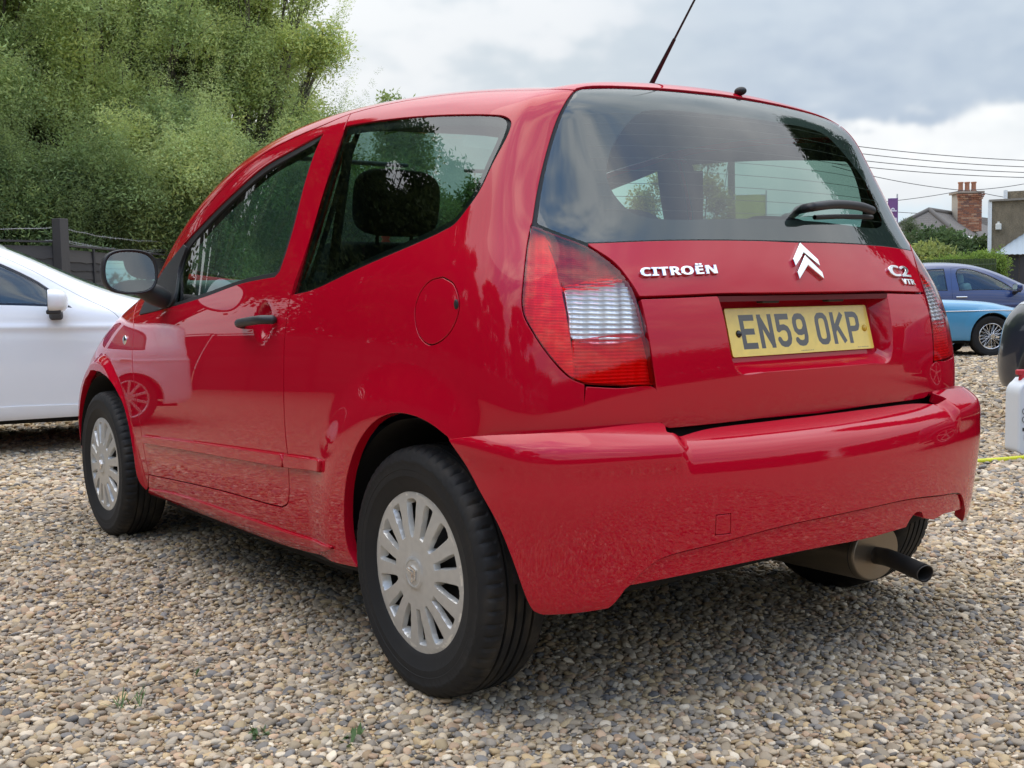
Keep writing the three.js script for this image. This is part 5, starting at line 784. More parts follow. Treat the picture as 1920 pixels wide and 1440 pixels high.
// blobs: [x, y, z, r] in the plant's frame; count sprigs in all; tone: base colour; limbs are drawn to the blobs
function plant(name, label, category, pos, { seed, blobs, count, kind = 'fine', tone, vary = .3, trunk = .16, forkY = 1.2, shell = .55, group, limbs = true, scale = 1, stems = 1, shoots = 0 }) {
  const R = rng(seed), t = thing(name, label, category, pos, 0, group);
  const tot = blobs.reduce((s, b) => s + b[3] ** 2, 0);
  const im = new THREE.InstancedMesh(sprigs[kind], leafM, count + shoots * 9); im.name = 'crown'; im.userData.kind = 'stuff'; im.castShadow = im.receiveShadow = true; let n = 0;
  for (const [x, y, z, r] of blobs) { const m = Math.floor(count * r * r / tot), hue = (R() - .5); for (let i = 0; i < m && n < count; i++) { const d = V3(R() * 2 - 1, R() * 2 - 1, R() * 2 - 1); if (d.lengthSq() > 1) { i--; continue; } d.normalize().multiplyScalar(r * Math.pow(R(), shell) * (1 + .28 * nz(d.x * 2.5 + x, d.y * 2.5 + y, d.z * 2.5 + z))); dummy.position.set(x + d.x, Math.max(.05, y + d.y * .92), z + d.z); dummy.rotation.set((R() - .5) * 1.4, R() * 6.28, (R() - .5) * 1.4); dummy.scale.setScalar((.7 + R() * .65) * scale); dummy.updateMatrix(); im.setMatrixAt(n, dummy.matrix); const k = 1 + (R() - .5) * vary + hue * vary * .7, yl = (R() - .5) * vary * .35 + hue * .12; im.setColorAt(n, tint.setRGB(tone[0] * k * (1 + yl), tone[1] * k, tone[2] * k * (1 - yl))); n++; } }
  for (let k = 0; k < shoots; k++) { const b = blobs[Math.floor(R() * blobs.length)], o = V3(b[0] * .5 + (R() - .5), 1.2 + R() * .8, b[2] * .5 + (R() - .5)).normalize(), p = V3(b[0], b[1], b[2]).addScaledVector(o, b[3] * .8), L = .7 + R() * .9, lean = V3(R() - .5, .3, R() - .5).multiplyScalar(.5); for (let i = 0; i < 9; i++) { const q = p.clone().addScaledVector(o, L * i / 8).addScaledVector(lean, (i / 8) ** 2 * L); dummy.position.copy(q); dummy.rotation.set((R() - .5) * .9, R() * 6.28, (R() - .5) * .9); dummy.scale.setScalar(lerp(.75, .32, i / 8) * scale); dummy.updateMatrix(); im.setMatrixAt(n, dummy.matrix); const f = .9 + R() * .4; im.setColorAt(n, tint.setRGB(tone[0] * f, tone[1] * f, tone[2] * f)); n++; } }
  im.count = n; t.add(im);
  if (limbs) {
    const tr = [], top = blobs.reduce((a, b) => b[1] > a[1] ? b : a); for (let s = 0; s < stems; s++) { const ox = stems > 1 ? (R() - .5) * .8 : 0, oz = stems > 1 ? (R() - .5) * .8 : 0, q = [V3(ox, -.05, oz), V3(ox + (R() - .5) * .15, forkY * .5, oz + (R() - .5) * .15), V3(ox * 1.5 + (R() - .5) * .3, forkY, oz * 1.5)]; let ra = trunk / Math.sqrt(stems); for (let i = 0; i < 2; i++) { tr.push(beam(q[i], q[i + 1], ra, ra * .82, 9)); ra *= .82; } }
    mesh('trunk', tr, barkM, t);
    const lb = []; for (const [x, y, z, r] of blobs) { const a = V3((R() - .5) * .1, forkY * (.75 + R() * .25), (R() - .5) * .1), c = V3(x, y + r * .35, z), m = a.clone().lerp(c, .5).add(V3((R() - .5) * .4, r * .25, (R() - .5) * .4)); if (y < forkY * .6) continue; lb.push(beam(a, m, trunk * .38, trunk * .22, 6), beam(m, c, trunk * .22, trunk * .07, 5)); for (let k = 0; k < 4; k++) { const e = V3(x + (R() - .5) * r * 1.6, y + (R() - .3) * r * 1.3, z + (R() - .5) * r * 1.6); lb.push(beam(m.clone().lerp(c, R()), e, trunk * .09, trunk * .03, 4)); } }
    if (lb.length) mesh('limbs', lb, barkM, t).userData.kind = 'stuff';
  }
  return t;
}
function crownBlobs(seed, n, rx, ry, rz, cy, r0, r1) { const R = rng(seed), l = []; for (let i = 0; i < n; i++) { const a = R() * 6.283, e = Math.asin(R() * 1.75 - .75), k = .55 + .45 * Math.sqrt(R()); l.push([Math.cos(a) * Math.cos(e) * rx * k, cy + Math.sin(e) * ry * k, Math.sin(a) * Math.cos(e) * rz * k, lerp(r0, r1, R())]); } return l; }
const flat = p => [p.x, 0, p.z];
const gAt = (px, depth) => { const p = atDepth(px, 560, depth); p.y = 0; return p; };   // ground spot under a column of the photograph
{
  // big willow-like trees beyond the fence (left); the row goes on out of frame, where the car's flank mirrors it
  const row = [   // px column, depth, height, half width, seed, kind of look
    [20, 21, 9.2, 3.0, 11, 0], [235, 22, 10.2, 3.4, 12, 0], [455, 22.5, 8.6, 2.55, 13, 0], [130, 27, 11.5, 3.6, 14, 0], [-260, 19, 10.5, 3.4, 15, 1], [345, 27, 9.4, 3.2, 19, 0],
  ];
  const lab = ['tall pale green willow leaning over the fence corner', 'tallest pale green willow in the row behind the fence post', 'rounded pale green willow whose crown ends against the sky', 'pale green willow standing behind the row of willows', 'large willow beside the fence, past its open end', 'pale willow filling the gap behind two others'];
  row.forEach(([px, d, h, w, seed], i) => { const p = gAt(px, d); plant('willow_tree', lab[i], 'tree', flat(p), { seed, blobs: crownBlobs(seed, 64, w, h * .38, w * .8, h * .56, .35, .8), count: 5600, kind: 'fine', tone: [.47, .55, .20], vary: .5, shoots: 90, trunk: .22, forkY: 2.0, scale: 1.15, group: 'willows behind the fence' }); });
  // bushes in front of them, just over the fence
  const bush = [[330, 19.5, 4.6, 1.9, 31, [.46, .54, .21], 'leafy sallow bush rising above the fence post'], [420, 21, 4.9, 1.9, 32, [.46, .54, .21], 'leafy sallow bush behind the far end of the fence'], [200, 18.2, 3.4, 1.7, 33, [.26, .34, .12], 'dark green hedge shrub behind the fence boards'], [40, 17.4, 3.4, 1.8, 34, [.17, .23, .08], 'dark bramble hedge with gaps behind the fence boards'], [-90, 17.0, 4.0, 2.0, 35, [.17, .23, .08], 'dark hedge shrub at the open end of the fence'], [560, 21, 4.2, 2.0, 36, [.20, .29, .09], 'light green bush beyond the red car']];
  for (const [px, d, h, w, seed, tone, l] of bush) { const p = gAt(px, d); plant('hedge_shrub', l, 'shrub', flat(p), { seed, blobs: crownBlobs(seed, 20, w, h * .45, w * .7, h * .5, .45, .8), count: 4600, kind: 'fine', tone, vary: .5, shoots: 60, trunk: .07, forkY: .8, stems: 3, scale: .95, group: 'shrubs along the fence' }); }
  // trees to the left of the yard, out of frame: mirrored in the flank and side windows
  const off = [[-4.2, -15.4, 12.5, 3.3, 45], [-8.4, -14.4, 12.5, 3.4, 41], [-11.0, -13.4, 13, 3.4, 46], [-12.6, -10.0, 12, 3.3, 42], [-15.2, -3.5, 11, 3.2, 43], [-15.4, 5, 10.5, 3.2, 44]];
  const offL = ['tall broad-leaved tree between the willows and the yard corner', 'tall spreading tree behind the fence beyond the tail of the white car', 'tallest broad-leaved tree, right behind the fence corner on the left', 'tall broad-leaved tree in the far left corner of the yard', 'tall broad-leaved tree on the left of the yard, second from the white car', 'broad-leaved tree on the left of the yard, farthest from the white car'];
  off.forEach(([x, z, h, w, seed], i) => plant('broadleaf_tree', offL[i], 'tree', [x, 0, z], { seed, blobs: crownBlobs(seed, 46, w, h * .42, w, h * .52, .55, .95), count: 6000, kind: 'big', tone: [.11, .15, .05], vary: .4, trunk: .2, forkY: 2.6, scale: 1.1 }));
  // dark upright tree on the right, mirrored in the tail
  plant('hornbeam_tree', 'dark upright tree on the right of the yard', 'tree', [10.6, 0, .9], { seed: 51, blobs: (() => { const l = [], R = rng(52); for (let i = 0; i < 46; i++) { const y = 1.0 + R() * 7.2, w = 1.7 * Math.sin(Math.PI * clamp(.16 + (y - 1) / 7.5 * .8, 0, 1)); const a = R() * 6.28; l.push([Math.cos(a) * w * R(), y, Math.sin(a) * w * R(), .75]); } return l; })(), count: 7000, kind: 'big', tone: [.055, .085, .03], trunk: .2, forkY: 1.6 });
  // far trees over the roof and through the cabin
  const tip = gAt(755, 42); plant('distant_tree', 'young tree whose tip shows over the red roof', 'tree', flat(tip), { seed: 61, blobs: [[0, 7.6, 0, .9], [-.4, 8.25, .1, .45], [.45, 8.1, 0, .4], [.2, 6.4, 0, 1.3], [-.5, 5.2, .2, 1.5], [.4, 4.2, 0, 1.5]], count: 1500, kind: 'big', tone: [.26, .33, .10], trunk: .12, forkY: 3.5 });
  const yt = gAt(1300, 34); plant('maple_tree', 'yellow-green tree seen through the rear window', 'tree', flat(yt), { seed: 62, blobs: crownBlobs(62, 26, 1.6, 2.0, 1.6, 3.4, .35, .6), count: 1900, kind: 'broad', tone: [.42, .36, .10], vary: .4, trunk: .12, forkY: 1.4, shell: .7 });
  // tree line far behind the red car, seen through its side windows
  [[610, 31, 4.6, 2.2, 63], [740, 33, 4.8, 2.3, 64], [880, 34, 4.4, 2.2, 65], [1020, 36, 4.0, 2.1, 66]].forEach(([px, d, h, w, seed], i) => plant('field_tree', ['low round field tree beyond the red door', 'low field tree beyond the rear quarter window', 'low field tree beyond the rear pillar', 'low field tree beyond the tail of the red car'][i], 'tree', flat(gAt(px, d)), { seed, blobs: crownBlobs(seed, 22, w, h * .42, w, h * .54, .5, .8), count: 2400, kind: 'big', tone: [.17, .25, .075], trunk: .12, forkY: 1.0 }));
  // right: hedge and shrubs in front of the house
  const rt = [[1712, 33, 2.9, 1.35, 71, [.10, .135, .065], 'needle', 'grey-green yew bush below the gable'], [1765, 31, 2.7, 1.25, 72, [.085, .13, .05], 'broad', 'dark laurel bush before the house'], [1812, 31, 2.8, 1.35, 73, [.095, .15, .055], 'broad', 'dark laurel bush below the chimney'], [1745, 26.5, 1.9, .42, 74, [.30, .34, .10], 'broad', 'young yellow-green sapling by the railings'], [1690, 34, 3.4, 1.3, 75, [.11, .145, .065], 'needle', 'thin-topped conifer by the banner']];
  for (const [px, d, h, w, seed, tone, kind, l] of rt) { const p = gAt(px, d); plant('garden_bush', l, 'bush', flat(p), { seed, blobs: crownBlobs(seed, 18, w, h * .42, w * .8, h * .5, .3, .6), count: 2600, kind, tone, vary: .45, trunk: .06, forkY: .6, stems: 2 }); }
  const a = gAt(1735, 25.2), b = gAt(1862, 25.2); const bl = []; for (let i = 0; i <= 14; i++) { const q = b.clone().sub(a).multiplyScalar(i / 14); bl.push([q.x, .75 + .25 * (i / 14), q.z, .42]); bl.push([q.x, 1.25 + .3 * (i / 14), q.z, .36]); } plant('privet_hedge', 'bright green clipped hedge behind the railings', 'hedge', flat(a), { seed: 81, blobs: bl, count: 5200, kind: 'small', tone: [.22, .32, .06], vary: .35, limbs: false });
}
// hedges and a barn that close the yard behind the camera and to the right (mirrored low in the tail and bumper)
[[[-7.5, -14.6], [-14.5, -6.5], 4.2, 94, 'dark hedge behind the board fence on the left of the yard'], [[-14.5, -6.5], [-14, 15], 4.2, 95, 'dark hedge behind the long board fence on the left of the yard'], [[-14, 15], [0, 17], 3.2, 91, 'long clipped hedge behind the yard, left stretch'], [[0, 17], [13, 13], 3.0, 92, 'long clipped hedge behind the yard, right stretch'], [[14, 11], [17, -3], 2.6, 93, 'clipped hedge along the right of the yard']].forEach(([a, b, h, seed, l]) => { const bl = []; const m = Math.round(Math.hypot(b[0] - a[0], b[1] - a[1]) / .9); for (let i = 0; i <= m; i++) { const x = (b[0] - a[0]) * i / m, z = (b[1] - a[1]) * i / m; for (const y of h > 4 ? [.5, 1.4, 2.3, 3.1, h - .5] : [.5, 1.4, 2.2, h - .5]) bl.push([x, y, z, .75]); } plant('boundary_hedge', l, 'hedge', [a[0], 0, a[1]], { seed, blobs: bl, count: 5200, kind: 'big', tone: [.06, .09, .03], vary: .35, limbs: false }); });
// weeds coming up between the stones
for (const [px, py, n, h, l] of [[245, 1330, 26, .045, 'tuft of thin grass in the gravel beside a pale stone'], [485, 1385, 10, .026, 'small broad-leaved weed between the pebbles'], [655, 1395, 14, .03, 'low weed in the gravel below the rear wheel'], [372, 1268, 5, .018, 'tiny weed seedling in the gravel']]) {
  const p = onGround(px, py), t = thing('weed', l, 'weed', [p.x, 0, p.z]), R = rng(px), gs = []; for (let i = 0; i < n; i++) { const a = R() * 6.28, e = .3 + R() * .9, d = V3(Math.cos(a) * Math.cos(e), Math.sin(e), Math.sin(a) * Math.cos(e)), s = d.clone().cross(V3(0, 1, 0)).normalize(), c = V3((R() - .5) * .05, .004, (R() - .5) * .05), L = h * (.6 + R() * .7), w = n > 20 ? .0016 : .006; const g = new THREE.BufferGeometry(); const q = [c.clone().addScaledVector(s, -w * .4), c.clone().addScaledVector(s, w * .4), c.clone().addScaledVector(d, L * .6).addScaledVector(s, w), c.clone().addScaledVector(d, L), c.clone().addScaledVector(d, L * .6).addScaledVector(s, -w)]; g.setAttribute('position', new THREE.Float32BufferAttribute(q.flatMap(v => [v.x, v.y, v.z]), 3)); g.setIndex([0, 1, 2, 0, 2, 4, 4, 2, 3]); g.computeVertexNormals(); gs.push(g.toNonIndexed()); } mesh('blades', mergeGeometries(gs), new THREE.MeshPhysicalMaterial({ color: rgb(.09, .16, .04), roughness: .7, transmission: .3, thickness: 0, side: THREE.DoubleSide }), t).userData.kind = 'stuff';
}
// ---------------------------------------------------------------- fence, house, sheds, wires, banners
const woodDark = [[.050, .047, .047], [.062, .058, .057], [.042, .040, .041], [.072, .067, .064]].map((c, i) => new THREE.MeshStandardMaterial({ color: rgb(...c), roughness: .85, bumpMap: dataTex(256, 64, (u, v) => .5 + .5 * fbm(u * 5 + i, v * 40, i, 4)), bumpScale: .004 }));
function waneyBoard(seed, len, h) { const R = rng(seed), n = 18, pos = [], uv = [], idx = []; for (let i = 0; i <= n; i++) { const x = len * i / n, e = h * .13 * fbm(i * .35 + seed, 1, 1, 3) * 2; for (const [y, z] of [[h, .004], [0 + e, .020], [0 + e, .010], [h, -.004]]) { pos.push(x, y, z); uv.push(x, y); } } for (let i = 0; i < n; i++) for (let k = 0; k < 3; k++) { const a = i * 4 + k, b = a + 4; idx.push(a, a + 1, b, b, a + 1, b + 1); } const g = new THREE.BufferGeometry(); g.setAttribute('position', new THREE.Float32BufferAttribute(pos, 3)); g.setAttribute('uv', new THREE.Float32BufferAttribute(uv, 2)); g.setIndex(idx); return toCreasedNormals(g, .7); }
const boardShapes = [1, 2, 3, 4, 5].map(k => waneyBoard(k * 7, 1, .165));
function fenceRun(t, a, b, H, seed) {   // panels of overlapping waney boards between posts, in the thing's own frame (its origin is world origin)
  const R = rng(seed), d = b.clone().sub(a), L = d.length(), n = Math.max(1, Math.round(L / 1.83)), dir = d.clone().normalize(), turn = Math.atan2(-dir.z, dir.x);
  for (let i = 0; i < n; i++) {
    const w = L / n, sag = (R() - .5) * .05, p = a.clone().addScaledVector(dir, i * w), rows = Math.floor((H - .04) / .12);
    for (let k = 0; k < rows; k++) { const m = mesh('board', boardShapes[Math.floor(R() * 5)], woodDark[Math.floor(R() * 4)], t); m.position.set(p.x, .03 + k * .12 + sag, p.z); m.rotation.set(0, turn, (R() - .5) * .008); m.scale.set(w - .02, 1, 1); }
    for (const f of [.02, .5, .97]) { const q = p.clone().addScaledVector(dir, w * f), m = mesh('batten', box(.045, H - .02, .022, [0, H / 2, .03]), woodDark[2], t); m.position.set(q.x, sag, q.z); m.rotation.y = turn; }
    const c = mesh('capping', box(w, .025, .06, [w / 2, H + .01, .01]), woodDark[1], t); c.position.set(p.x, sag, p.z); c.rotation.y = turn;
  }
}
const fp = (px, d) => gAt(px, d);
{
  const A = fp(-420, 12.8), B = fp(112, 14.9), C = fp(330, 18.6), D = fp(640, 25);
  const t1 = thing('board_fence', 'dark stained waney board fence with barbed wire, left of the tall post', 'fence'); fenceRun(t1, A, B, 1.80, 4);
  const t2 = thing('board_fence', 'dark stained waney board fence with barbed wire, running back from the tall post', 'fence'); fenceRun(t2, B, C, 1.80, 9); fenceRun(t2, C, D, 1.80, 14);
  const t3 = thing('board_fence', 'dark stained waney board fence along the left of the yard', 'fence'), A2 = V3(-7.2, 0, -13.4), A3 = V3(-13.2, 0, -6.4), A4 = V3(-13.2, 0, 3); fenceRun(t3, A2, A, 1.80, 21); fenceRun(t3, A3, A2, 1.80, 22); fenceRun(t3, A4, A3, 1.80, 23);
  const post = (t, p, h, w = .13) => { const m = mesh('post', [box(w, h, w, [0, h / 2, 0], [0, 0, 0], .008)], woodDark[3], t); m.position.set(p.x, 0, p.z); m.rotation.y = .5; return m; };
  post(t1, B.clone().add(V3(.03, 0, .08)), 2.14, .15); post(t2, C, 2.1); post(t1, A, 2.1);
  const wireM = std(.45, .45, .45, .5, .4), wire = (t, p, q, sag, seed) => { const R = rng(seed), n = 14, pts = [], gs = []; for (let i = 0; i <= n; i++) { const s = i / n, v = p.clone().lerp(q, s); v.y -= sag * 4 * s * (1 - s) + (R() - .5) * .02; pts.push(v); } gs.push(tube(pts, .0035, 5, 60)); const c = new THREE.CatmullRomCurve3(pts); for (let i = 0; i < 60; i++) { const v = c.getPoint((i + .5) / 60); gs.push(beam(v.clone().add(V3((R() - .5) * .03, -.018, (R() - .5) * .03)), v.clone().add(V3((R() - .5) * .03, .018, (R() - .5) * .03)), .002, .002, 4)); } mesh('barbed_wire', gs, wireM, t); };
  const up = (p, y) => V3(p.x, y, p.z);
  wire(t1, up(A, 2.16), up(B, 2.02), .10, 1); wire(t1, up(A, 1.95), up(B, 1.86), .07, 2); wire(t2, up(B, 2.03), up(C, 2.03), .06, 3); wire(t2, up(B, 1.88), up(C, 1.93), .10, 4); wire(t2, up(C, 2.03), up(D, 2.0), .1, 5); wire(t2, up(B, 1.84), up(C, 1.86), .05, 6);
}
// house with a brick chimney
const brickTones = [[.30, .12, .065], [.36, .16, .09], [.24, .10, .06], [.42, .24, .15], [.20, .10, .075]].map(c => std(...c, .9));
{
  const d = 46, E = RGT.clone(); E.y = 0; E.normalize(); const Nn = V3(-E.z, 0, E.x);   // E along the picture, Nn away from the camera
  const at = (px, py, dd = d) => atDepth(px, py, dd);
  const t = thing('house', 'grey-roofed house with a tall brick chimney behind the hedge', 'house');
  const apex = at(1742, 393), eaveL = at(1672, 428), eaveR = at(1880, 448), back = FWD.clone(); back.y = 0; back.normalize();
  const slate = new THREE.MeshStandardMaterial({ color: rgb(.165, .150, .135), roughness: .85, bumpMap: dataTex(256, 256, (u, v) => { const r = Math.floor(v * 16), x = u * 10 + (r % 2) * .5; return Math.min((v * 16) % 1, Math.abs((x % 1) - .5) < .46 ? 1 : 0); }), bumpScale: .03 });
  const tri = (pts, m, n, thick = .12) => { const f = new THREE.BufferGeometry(), c = pts.map(p => p.clone().addScaledVector(V3(0, -1, 0), thick)), all = [...pts, ...c], k = pts.length, idx = []; for (let i = 1; i < k - 1; i++) { idx.push(0, i, i + 1, k, k + i + 1, k + i); } for (let i = 0; i < k; i++) { const j = (i + 1) % k; idx.push(i, i + k, j, j, i + k, j + k); } f.setAttribute('position', new THREE.Float32BufferAttribute(all.flatMap(p => [p.x, p.y, p.z]), 3)); f.setAttribute('uv', new THREE.Float32BufferAttribute(all.flatMap(p => [p.dot(E) / 3, p.y / 1.5]), 2)); f.setIndex(idx); return mesh(n, toCreasedNormals(f, .3), m, t); };
  // hipped end towards the yard, long slope to the right
  const ridgeEnd = at(1860, 415, d + 7).add(V3(0, 0, 0)), mid = at(1795, 437, d - 1.5), eaveFar = at(1875, 452, d + 4);
  const rid2 = at(1800, 402, d + 3.5);
  tri([apex, eaveL, mid], slate, 'roof'); tri([apex, mid, eaveFar, rid2], slate, 'roof'); tri([rid2, eaveFar, at(1890, 440, d + 8), at(1880, 412, d + 8)], slate, 'roof');
  mesh('hip_tiles', [beam(apex, mid, .10), beam(apex, eaveL, .10), beam(apex, rid2, .10)], std(.13, .12, .11, .9), t);
  const ye = 2.9; const wallAt = (p, q, m) => { const f = new THREE.BufferGeometry(); f.setAttribute('position', new THREE.Float32BufferAttribute([p.x, 0, p.z, q.x, 0, q.z, q.x, q.y - .1, q.z, p.x, p.y - .1, p.z], 3)); f.setIndex([0, 1, 2, 0, 2, 3]); f.computeVertexNormals(); mesh('wall', f, m, t); };
  const render = std(.50, .40, .24, .9); wallAt(eaveL.clone().addScaledVector(back, .5), mid.clone().addScaledVector(back, .5), render); wallAt(mid.clone().addScaledVector(back, .5), eaveFar.clone().addScaledVector(back, .5), render);
  const gut = beam(mid.clone().add(V3(0, -.1, 0)), eaveFar.clone().add(V3(0, -.1, 0)), .07); mesh('gutter', gut, std(.7, .7, .68, .6), t);
  // chimney: bricks one by one on its two seen faces
  const cw = 44 * (d + 1.5) / FPX, cb = at(1797, 408, d + 1.5), cTop = at(1797, 362, d + 1.5).y, base = cb.clone(); const H = cTop - cb.y + .6; const C = new THREE.Group(); C.name = 'chimney'; C.position.set(base.x, cb.y - .6, base.z); C.rotation.y = Math.atan2(-E.z, E.x); t.add(C);
  mesh('core', box(cw - .03, H, .8 - .03, [cw / 2, H / 2, -.4]), std(.40, .36, .30, .95), C); const R = rng(8), bw = .215, bh = .065; const bg = [box(bw, bh, .10, [0, 0, 0])]; let rows = Math.floor(H / (bh + .012));
  for (let r = 0; r < rows; r++) { const over = r >= rows - 3 ? .03 * (r - rows + 4) : 0; for (let x = -over + (r % 2 ? -.11 : 0); x < cw + over - .02; x += bw + .012) { const x0 = Math.max(-over, x), x1 = Math.min(cw + over, x + bw); if (x1 - x0 < .04) continue; const m = mesh('brick', bg[0], brickTones[Math.floor(R() * 5)], C); m.position.set((x0 + x1) / 2, r * (bh + .012) + bh / 2, -.05 + over); m.scale.set((x1 - x0) / bw, 1, 1); } }
  mesh('capping', box(cw + .16, .09, .95, [cw / 2, H + .02, -.4], [0, 0, 0], .01), std(.30, .25, .2, .9), C);
  for (const fx of [.24, .52, .80]) mesh('chimney_pot', put(new THREE.LatheGeometry([[.11, 0], [.125, .05], [.10, .12], [.095, .36], [.12, .40], [.12, .44], [.085, .44]].map(p => new THREE.Vector2(...p)), 18), [cw * fx, H + .06, -.4]), brickTones[1], C);
}
{ // pebble-dashed building and lean-to at the right edge
  const d = 30, back = rayDir(1850, 470); back.y = 0; back.normalize(); const E = V3(-back.z, 0, back.x);
  const t = thing('workshop_building', 'pebble-dashed flat building with white corner board at the yard end', 'building'); const dash = new THREE.MeshStandardMaterial({ color: rgb(.30, .245, .165), roughness: .95, map: dataTex(256, 256, (u, v) => { const n = .72 + .5 * nz(u * 90, v * 90, 2) + .35 * fbm(u * 9, v * 4, 6, 4); return [n, n * .97, n * .93]; }), bumpMap: dataTex(256, 256, (u, v) => .5 + .5 * nz(u * 110, v * 110, 3)), bumpScale: .02 });
  const p0 = atDepth(1857, 378, d), h1 = p0.y, p1 = atDepth(1886, 360, d), h2 = p1.y, w1 = p1.clone().sub(p0).dot(E); const turn = Math.atan2(-E.z, E.x);
  const B = (n, w, h, dep, x, m, z = 0, y0 = 0) => { const g = box(w, h, dep, [x + w / 2, y0 + h / 2, -dep / 2 + z]), uv = g.attributes.uv, p = g.attributes.position; for (let i = 0; i < p.count; i++) uv.setXY(i, (p.getX(i) + p.getZ(i)) / 1.4, p.getY(i) / 1.4); const k = mesh(n, g, m, t); k.position.set(p0.x, 0, p0.z); k.rotation.y = turn; return k; };
  B('wall', 9, h1, 7, .0, dash); B('parapet', 8, h2 - h1, 6.9, w1, dash, -.03, h1); const wp = std(.75, .76, .74, .5); B('corner_board', .10, h1 + .04, .06, -.06, wp, .05); B('corner_board', .10, h2 - h1 + .03, .06, w1 - .06, wp, .05, h1);  B('coping', 9.06, .05, .2, -.03, std(.25, .22, .18, .9), .08, h1); 
  const lamp = atDepth(1872, 425, d - .1); const lm = mesh('wall_lamp', [box(.15, .17, .1, [0, 0, 0], [0, 0, 0], .02), box(.06, .05, .06, [0, .11, 0])], std(.70, .68, .60, .5), t); lm.position.copy(lamp); lm.rotation.y = turn;
  const s = thing('lean_to', 'low shed with sloping corrugated sheet roof and black boards beside the pebble-dashed wall', 'shed'); const q0 = atDepth(1862, 476, 27), q1 = atDepth(1935, 424, 27); const n = 46, pos = [], idx = []; const depth = 4;
  const A = atDepth(1863, 477, 26.4), Bb = atDepth(2010, 476, 26.4), Cc = atDepth(2010, 372, 29.9), Dd = atDepth(1867, 474, 29.9);
  for (let i = 0; i <= n; i++) for (const k of [0, 1]) { const p = (k ? Dd : A).clone().lerp(k ? Cc : Bb, i / n).add(V3(0, .008 * Math.sin(i * 1.9), 0)); pos.push(p.x, p.y, p.z); } for (let i = 0; i < n; i++) idx.push(i * 2, i * 2 + 2, i * 2 + 1, i * 2 + 2, i * 2 + 3, i * 2 + 1); const g = new THREE.BufferGeometry(); g.setAttribute('position', new THREE.Float32BufferAttribute(pos, 3)); g.setIndex(idx); g.computeVertexNormals(); mesh('roof_sheet', g, std(.24, .29, .33, .6), s);
  const bp = atDepth(1848, 480, 26.8), bw = 3; for (let i = 0; i < 12; i++) { const m = mesh('board', box(bw / 12 - .01, bp.y, .03, [bw / 12 * (i + .5), bp.y / 2, 0]), woodDark[i % 3], s); m.position.set(bp.x, 0, bp.z); m.rotation.y = turn; }
}
{ // green railings before the hedge
  const t = thing('railings', 'low dark green vertical bar railings before the clipped hedge', 'railing'), a = gAt(1728, 24.6), b = gAt(1866, 24.6), m = std(.05, .075, .03, .6), H = 1.68; const n = 46; for (let i = 0; i <= n; i++) { const p = a.clone().lerp(b, i / n); const k = mesh('bar', box(.02, H, .02, [0, H / 2, 0]), m, t); k.position.copy(p); } for (const y of [.3, 1.55]) mesh('rail', beam(a.clone().setY(y), b.clone().setY(y), .016), m, t);
}
{ // overhead wires and the pole that carries them
  const wm = std(.06, .06, .065, .7), pole = gAt(1372, 40), t = thing('utility_pole', 'wooden utility pole seen through the rear window of the red car', 'pole', flat(pole)); mesh('shaft', beam(V3(0, 0, 0), V3(0, 7.4, 0), .16, .12, 12), std(.16, .13, .10, .9), t); mesh('crossarm', box(1.6, .12, .1, [0, 7.0, 0], [0, .6, 0]), std(.14, .11, .09, .9), t); mesh('stay', beam(V3(0, 6.6, 0), V3(-2.0, 0, .6), .012), wm, t);
  const wires = [[1560, 268, 1990, 303, 40], [1560, 281, 1990, 315, 40], [1560, 294, 1990, 325, 40], [1560, 306, 1990, 334, 40], [1560, 311, 1805, 357, 44], [1570, 383, 1805, 357, 47], [1805, 357, 1990, 329, 44], [1830, 359, 1990, 377, 47], [1570, 384, 1790, 401, 50]];
  wires.forEach(([x0, y0, x1, y1, d], i) => { const a = atDepth(x0, y0, d), b = atDepth(x1, y1, d), l = []; for (let k = 0; k <= 12; k++) { const s = k / 12, p = a.clone().lerp(b, s); p.y -= .12 * 4 * s * (1 - s); l.push(p); } single('overhead_wire', tube(l, .014, 5, 24), wm, ['uppermost overhead wire crossing the sky', 'second overhead wire from the top', 'third overhead wire from the top', 'fourth overhead wire from the top', 'overhead wire sloping down to the chimney', 'overhead wire running to the chimney below the others', 'overhead wire rising from the chimney to the pebble-dashed building', 'short overhead wire behind the chimney pots', 'lowest overhead wire beside the gable'][i], 'wire'); });
}
function banner(name, label, px0, px1, pyTop, pyBot, d, tone, letter) {
  const p = gAt(px1, d), top = atDepth(px1, pyTop, d).y, bot = atDepth(px1, pyBot, d).y, w = (px1 - px0) * d / FPX, t = thing(name, label, 'banner', flat(p), Math.atan2(-RGT.z, RGT.x)); mesh('pole', cyl(.018, .02, top + .1, 10, [0, (top + .1) / 2, 0]), std(.6, .6, .62, .4, .6), t); mesh('arm', beam(V3(0, top, 0), V3(-w, top, 0), .01), std(.6, .6, .62, .4, .6), t);
  const g = new THREE.PlaneGeometry(w, top - bot, 10, 24), q = g.attributes.position; for (let i = 0; i < q.count; i++) q.setZ(i, .05 * Math.sin(q.getX(i) * 9 + q.getY(i) * 1.3)); g.computeVertexNormals(); const k = mesh('flag', put(g, [-w / 2, (top + bot) / 2, 0]), new THREE.MeshPhysicalMaterial({ color: rgb(...tone), roughness: .8, transmission: .25, thickness: 0, side: THREE.DoubleSide }), t);
  if (letter) letter.forEach(([ch, y, rot]) => { const f = new TextGeometry(ch, { font, size: w * .62, depth: .004, height: .004, curveSegments: 6 }); f.center(); mesh('letter', put(f, [-w * .48, lerp(top, bot, y), .075], [0, 0, rot]), std(.75, .72, .78, .7), t); });
}
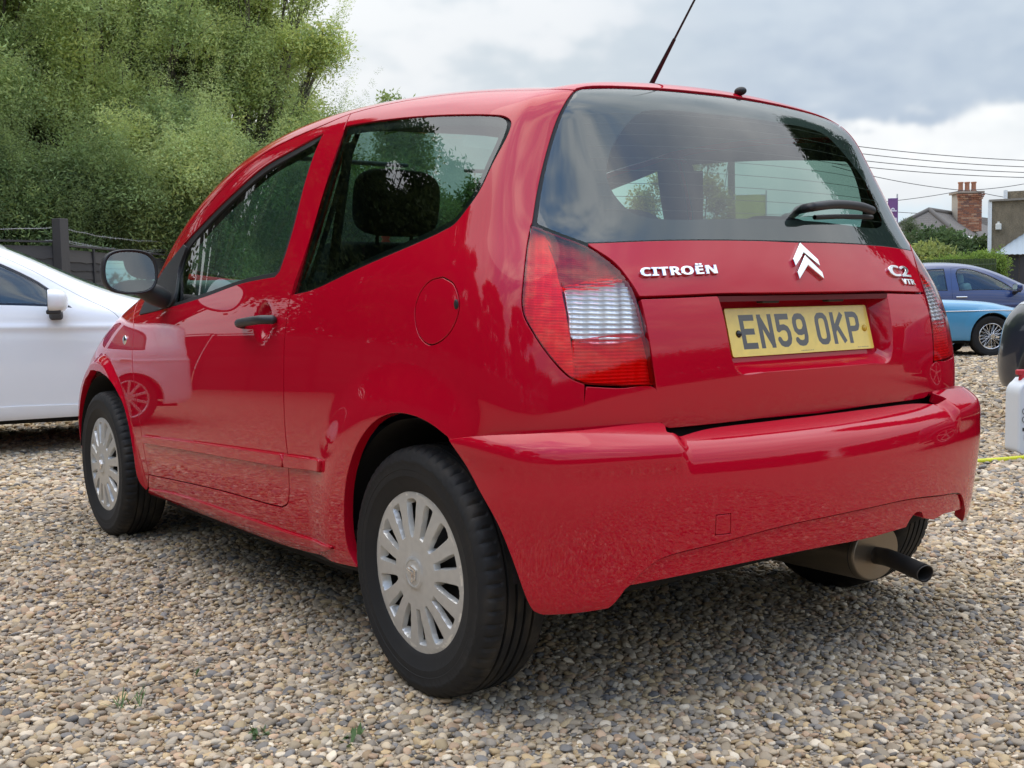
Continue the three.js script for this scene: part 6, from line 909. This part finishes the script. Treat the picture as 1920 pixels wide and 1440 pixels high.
banner('feather_banner', 'purple upright banner with white letters beside the tail of the red car', 1664, 1681, 373, 470, 26, [.20, .09, .26], [['G', .42, 1.57], ['S', .62, 1.57], ['P', .22, 1.57]]);
banner('feather_banner', 'yellow-green upright banner seen through the rear window', 1380, 1437, 366, 470, 26, [.50, .48, .07], null);
{ // white plastic jug with a red trigger cap, yellow hose, black cable
  const p = onGround(1922, 850), t = thing('plastic_jug', 'white plastic jug with black printed symbols and a red cap, on the gravel', 'jug', [p.x, 0, p.z], Math.atan2(-RGT.z, RGT.x));
  const s = new THREE.Shape(), W = .068, H = .40, r = .03; s.moveTo(-W + r, 0); s.lineTo(W - r, 0); s.quadraticCurveTo(W, 0, W, r); s.lineTo(W, H * .80); s.quadraticCurveTo(W, H * .90, W * .55, H * .95); s.lineTo(W * .3, H); s.lineTo(-W * .3, H); s.lineTo(-W * .55, H * .95); s.quadraticCurveTo(-W, H * .90, -W, H * .80); s.lineTo(-W, r); s.quadraticCurveTo(-W, 0, -W + r, 0);
  mesh('bottle', new THREE.ExtrudeGeometry(s, { depth: .14, bevelEnabled: true, bevelSize: .012, bevelThickness: .014, bevelSegments: 4, curveSegments: 10 }).translate(0, .012, -.07), phys(.72, .76, .80, .45, { transmission: .15, thickness: 0 }), t); mesh('cap', [cyl(.018, .02, .04, 18, [-.022, H + .03, 0]), box(.05, .03, .04, [-.03, H + .055, .0], [0, 0, 0], .008)], std(.45, .02, .03, .5), t);
  const ink = std(.03, .03, .035, .6); for (const [y, k] of [[.30, 0], [.245, 1], [.20, 1], [.145, 2], [.10, 3], [.05, 0]]) { if (k === 1) mesh('printed_symbol', [put(new THREE.TorusGeometry(.017, .0018, 6, 24), [-.042, y, .0865]), box(.010, .002, .001, [-.042, y + .004, .0865]), box(.010, .002, .001, [-.042, y - .004, .0865])], ink, t); else if (k === 2) mesh('printed_symbol', put(new THREE.CircleGeometry(.013, 4), [-.048, y, .0866], [0, 0, .785]), ink, t); else if (k === 3) mesh('printed_symbol', box(.035, .03, .001, [-.03, y, .0865]), ink, t); else mesh('printed_symbol', [box(.018, .005, .001, [-.02, y, .0865]), box(.026, .004, .001, [-.02, y - .012, .0865])], ink, t); }
  const hose = [[1700, 872], [1780, 868], [1835, 864.5], [1880, 861.5], [1925, 857.5], [2000, 851], [2100, 846]].map(q => onGround(...q, .016)); single('garden_hose', tube(hose, .0125, 10, 60), phys(.62, .62, .03, .4), 'yellow hose lying across the gravel behind the red bumper', 'hose');
  const cab = [[1700, 884], [1790, 872], [1850, 869], [1890, 872], [1930, 879], [2000, 884]].map(q => onGround(...q, .010)); single('power_cable', tube(cab, .005, 8, 60), std(.01, .01, .011, .5), 'thin black cable on the gravel beside the yellow hose', 'cable');
}
shade(scene);
renderer.render(scene, camera);
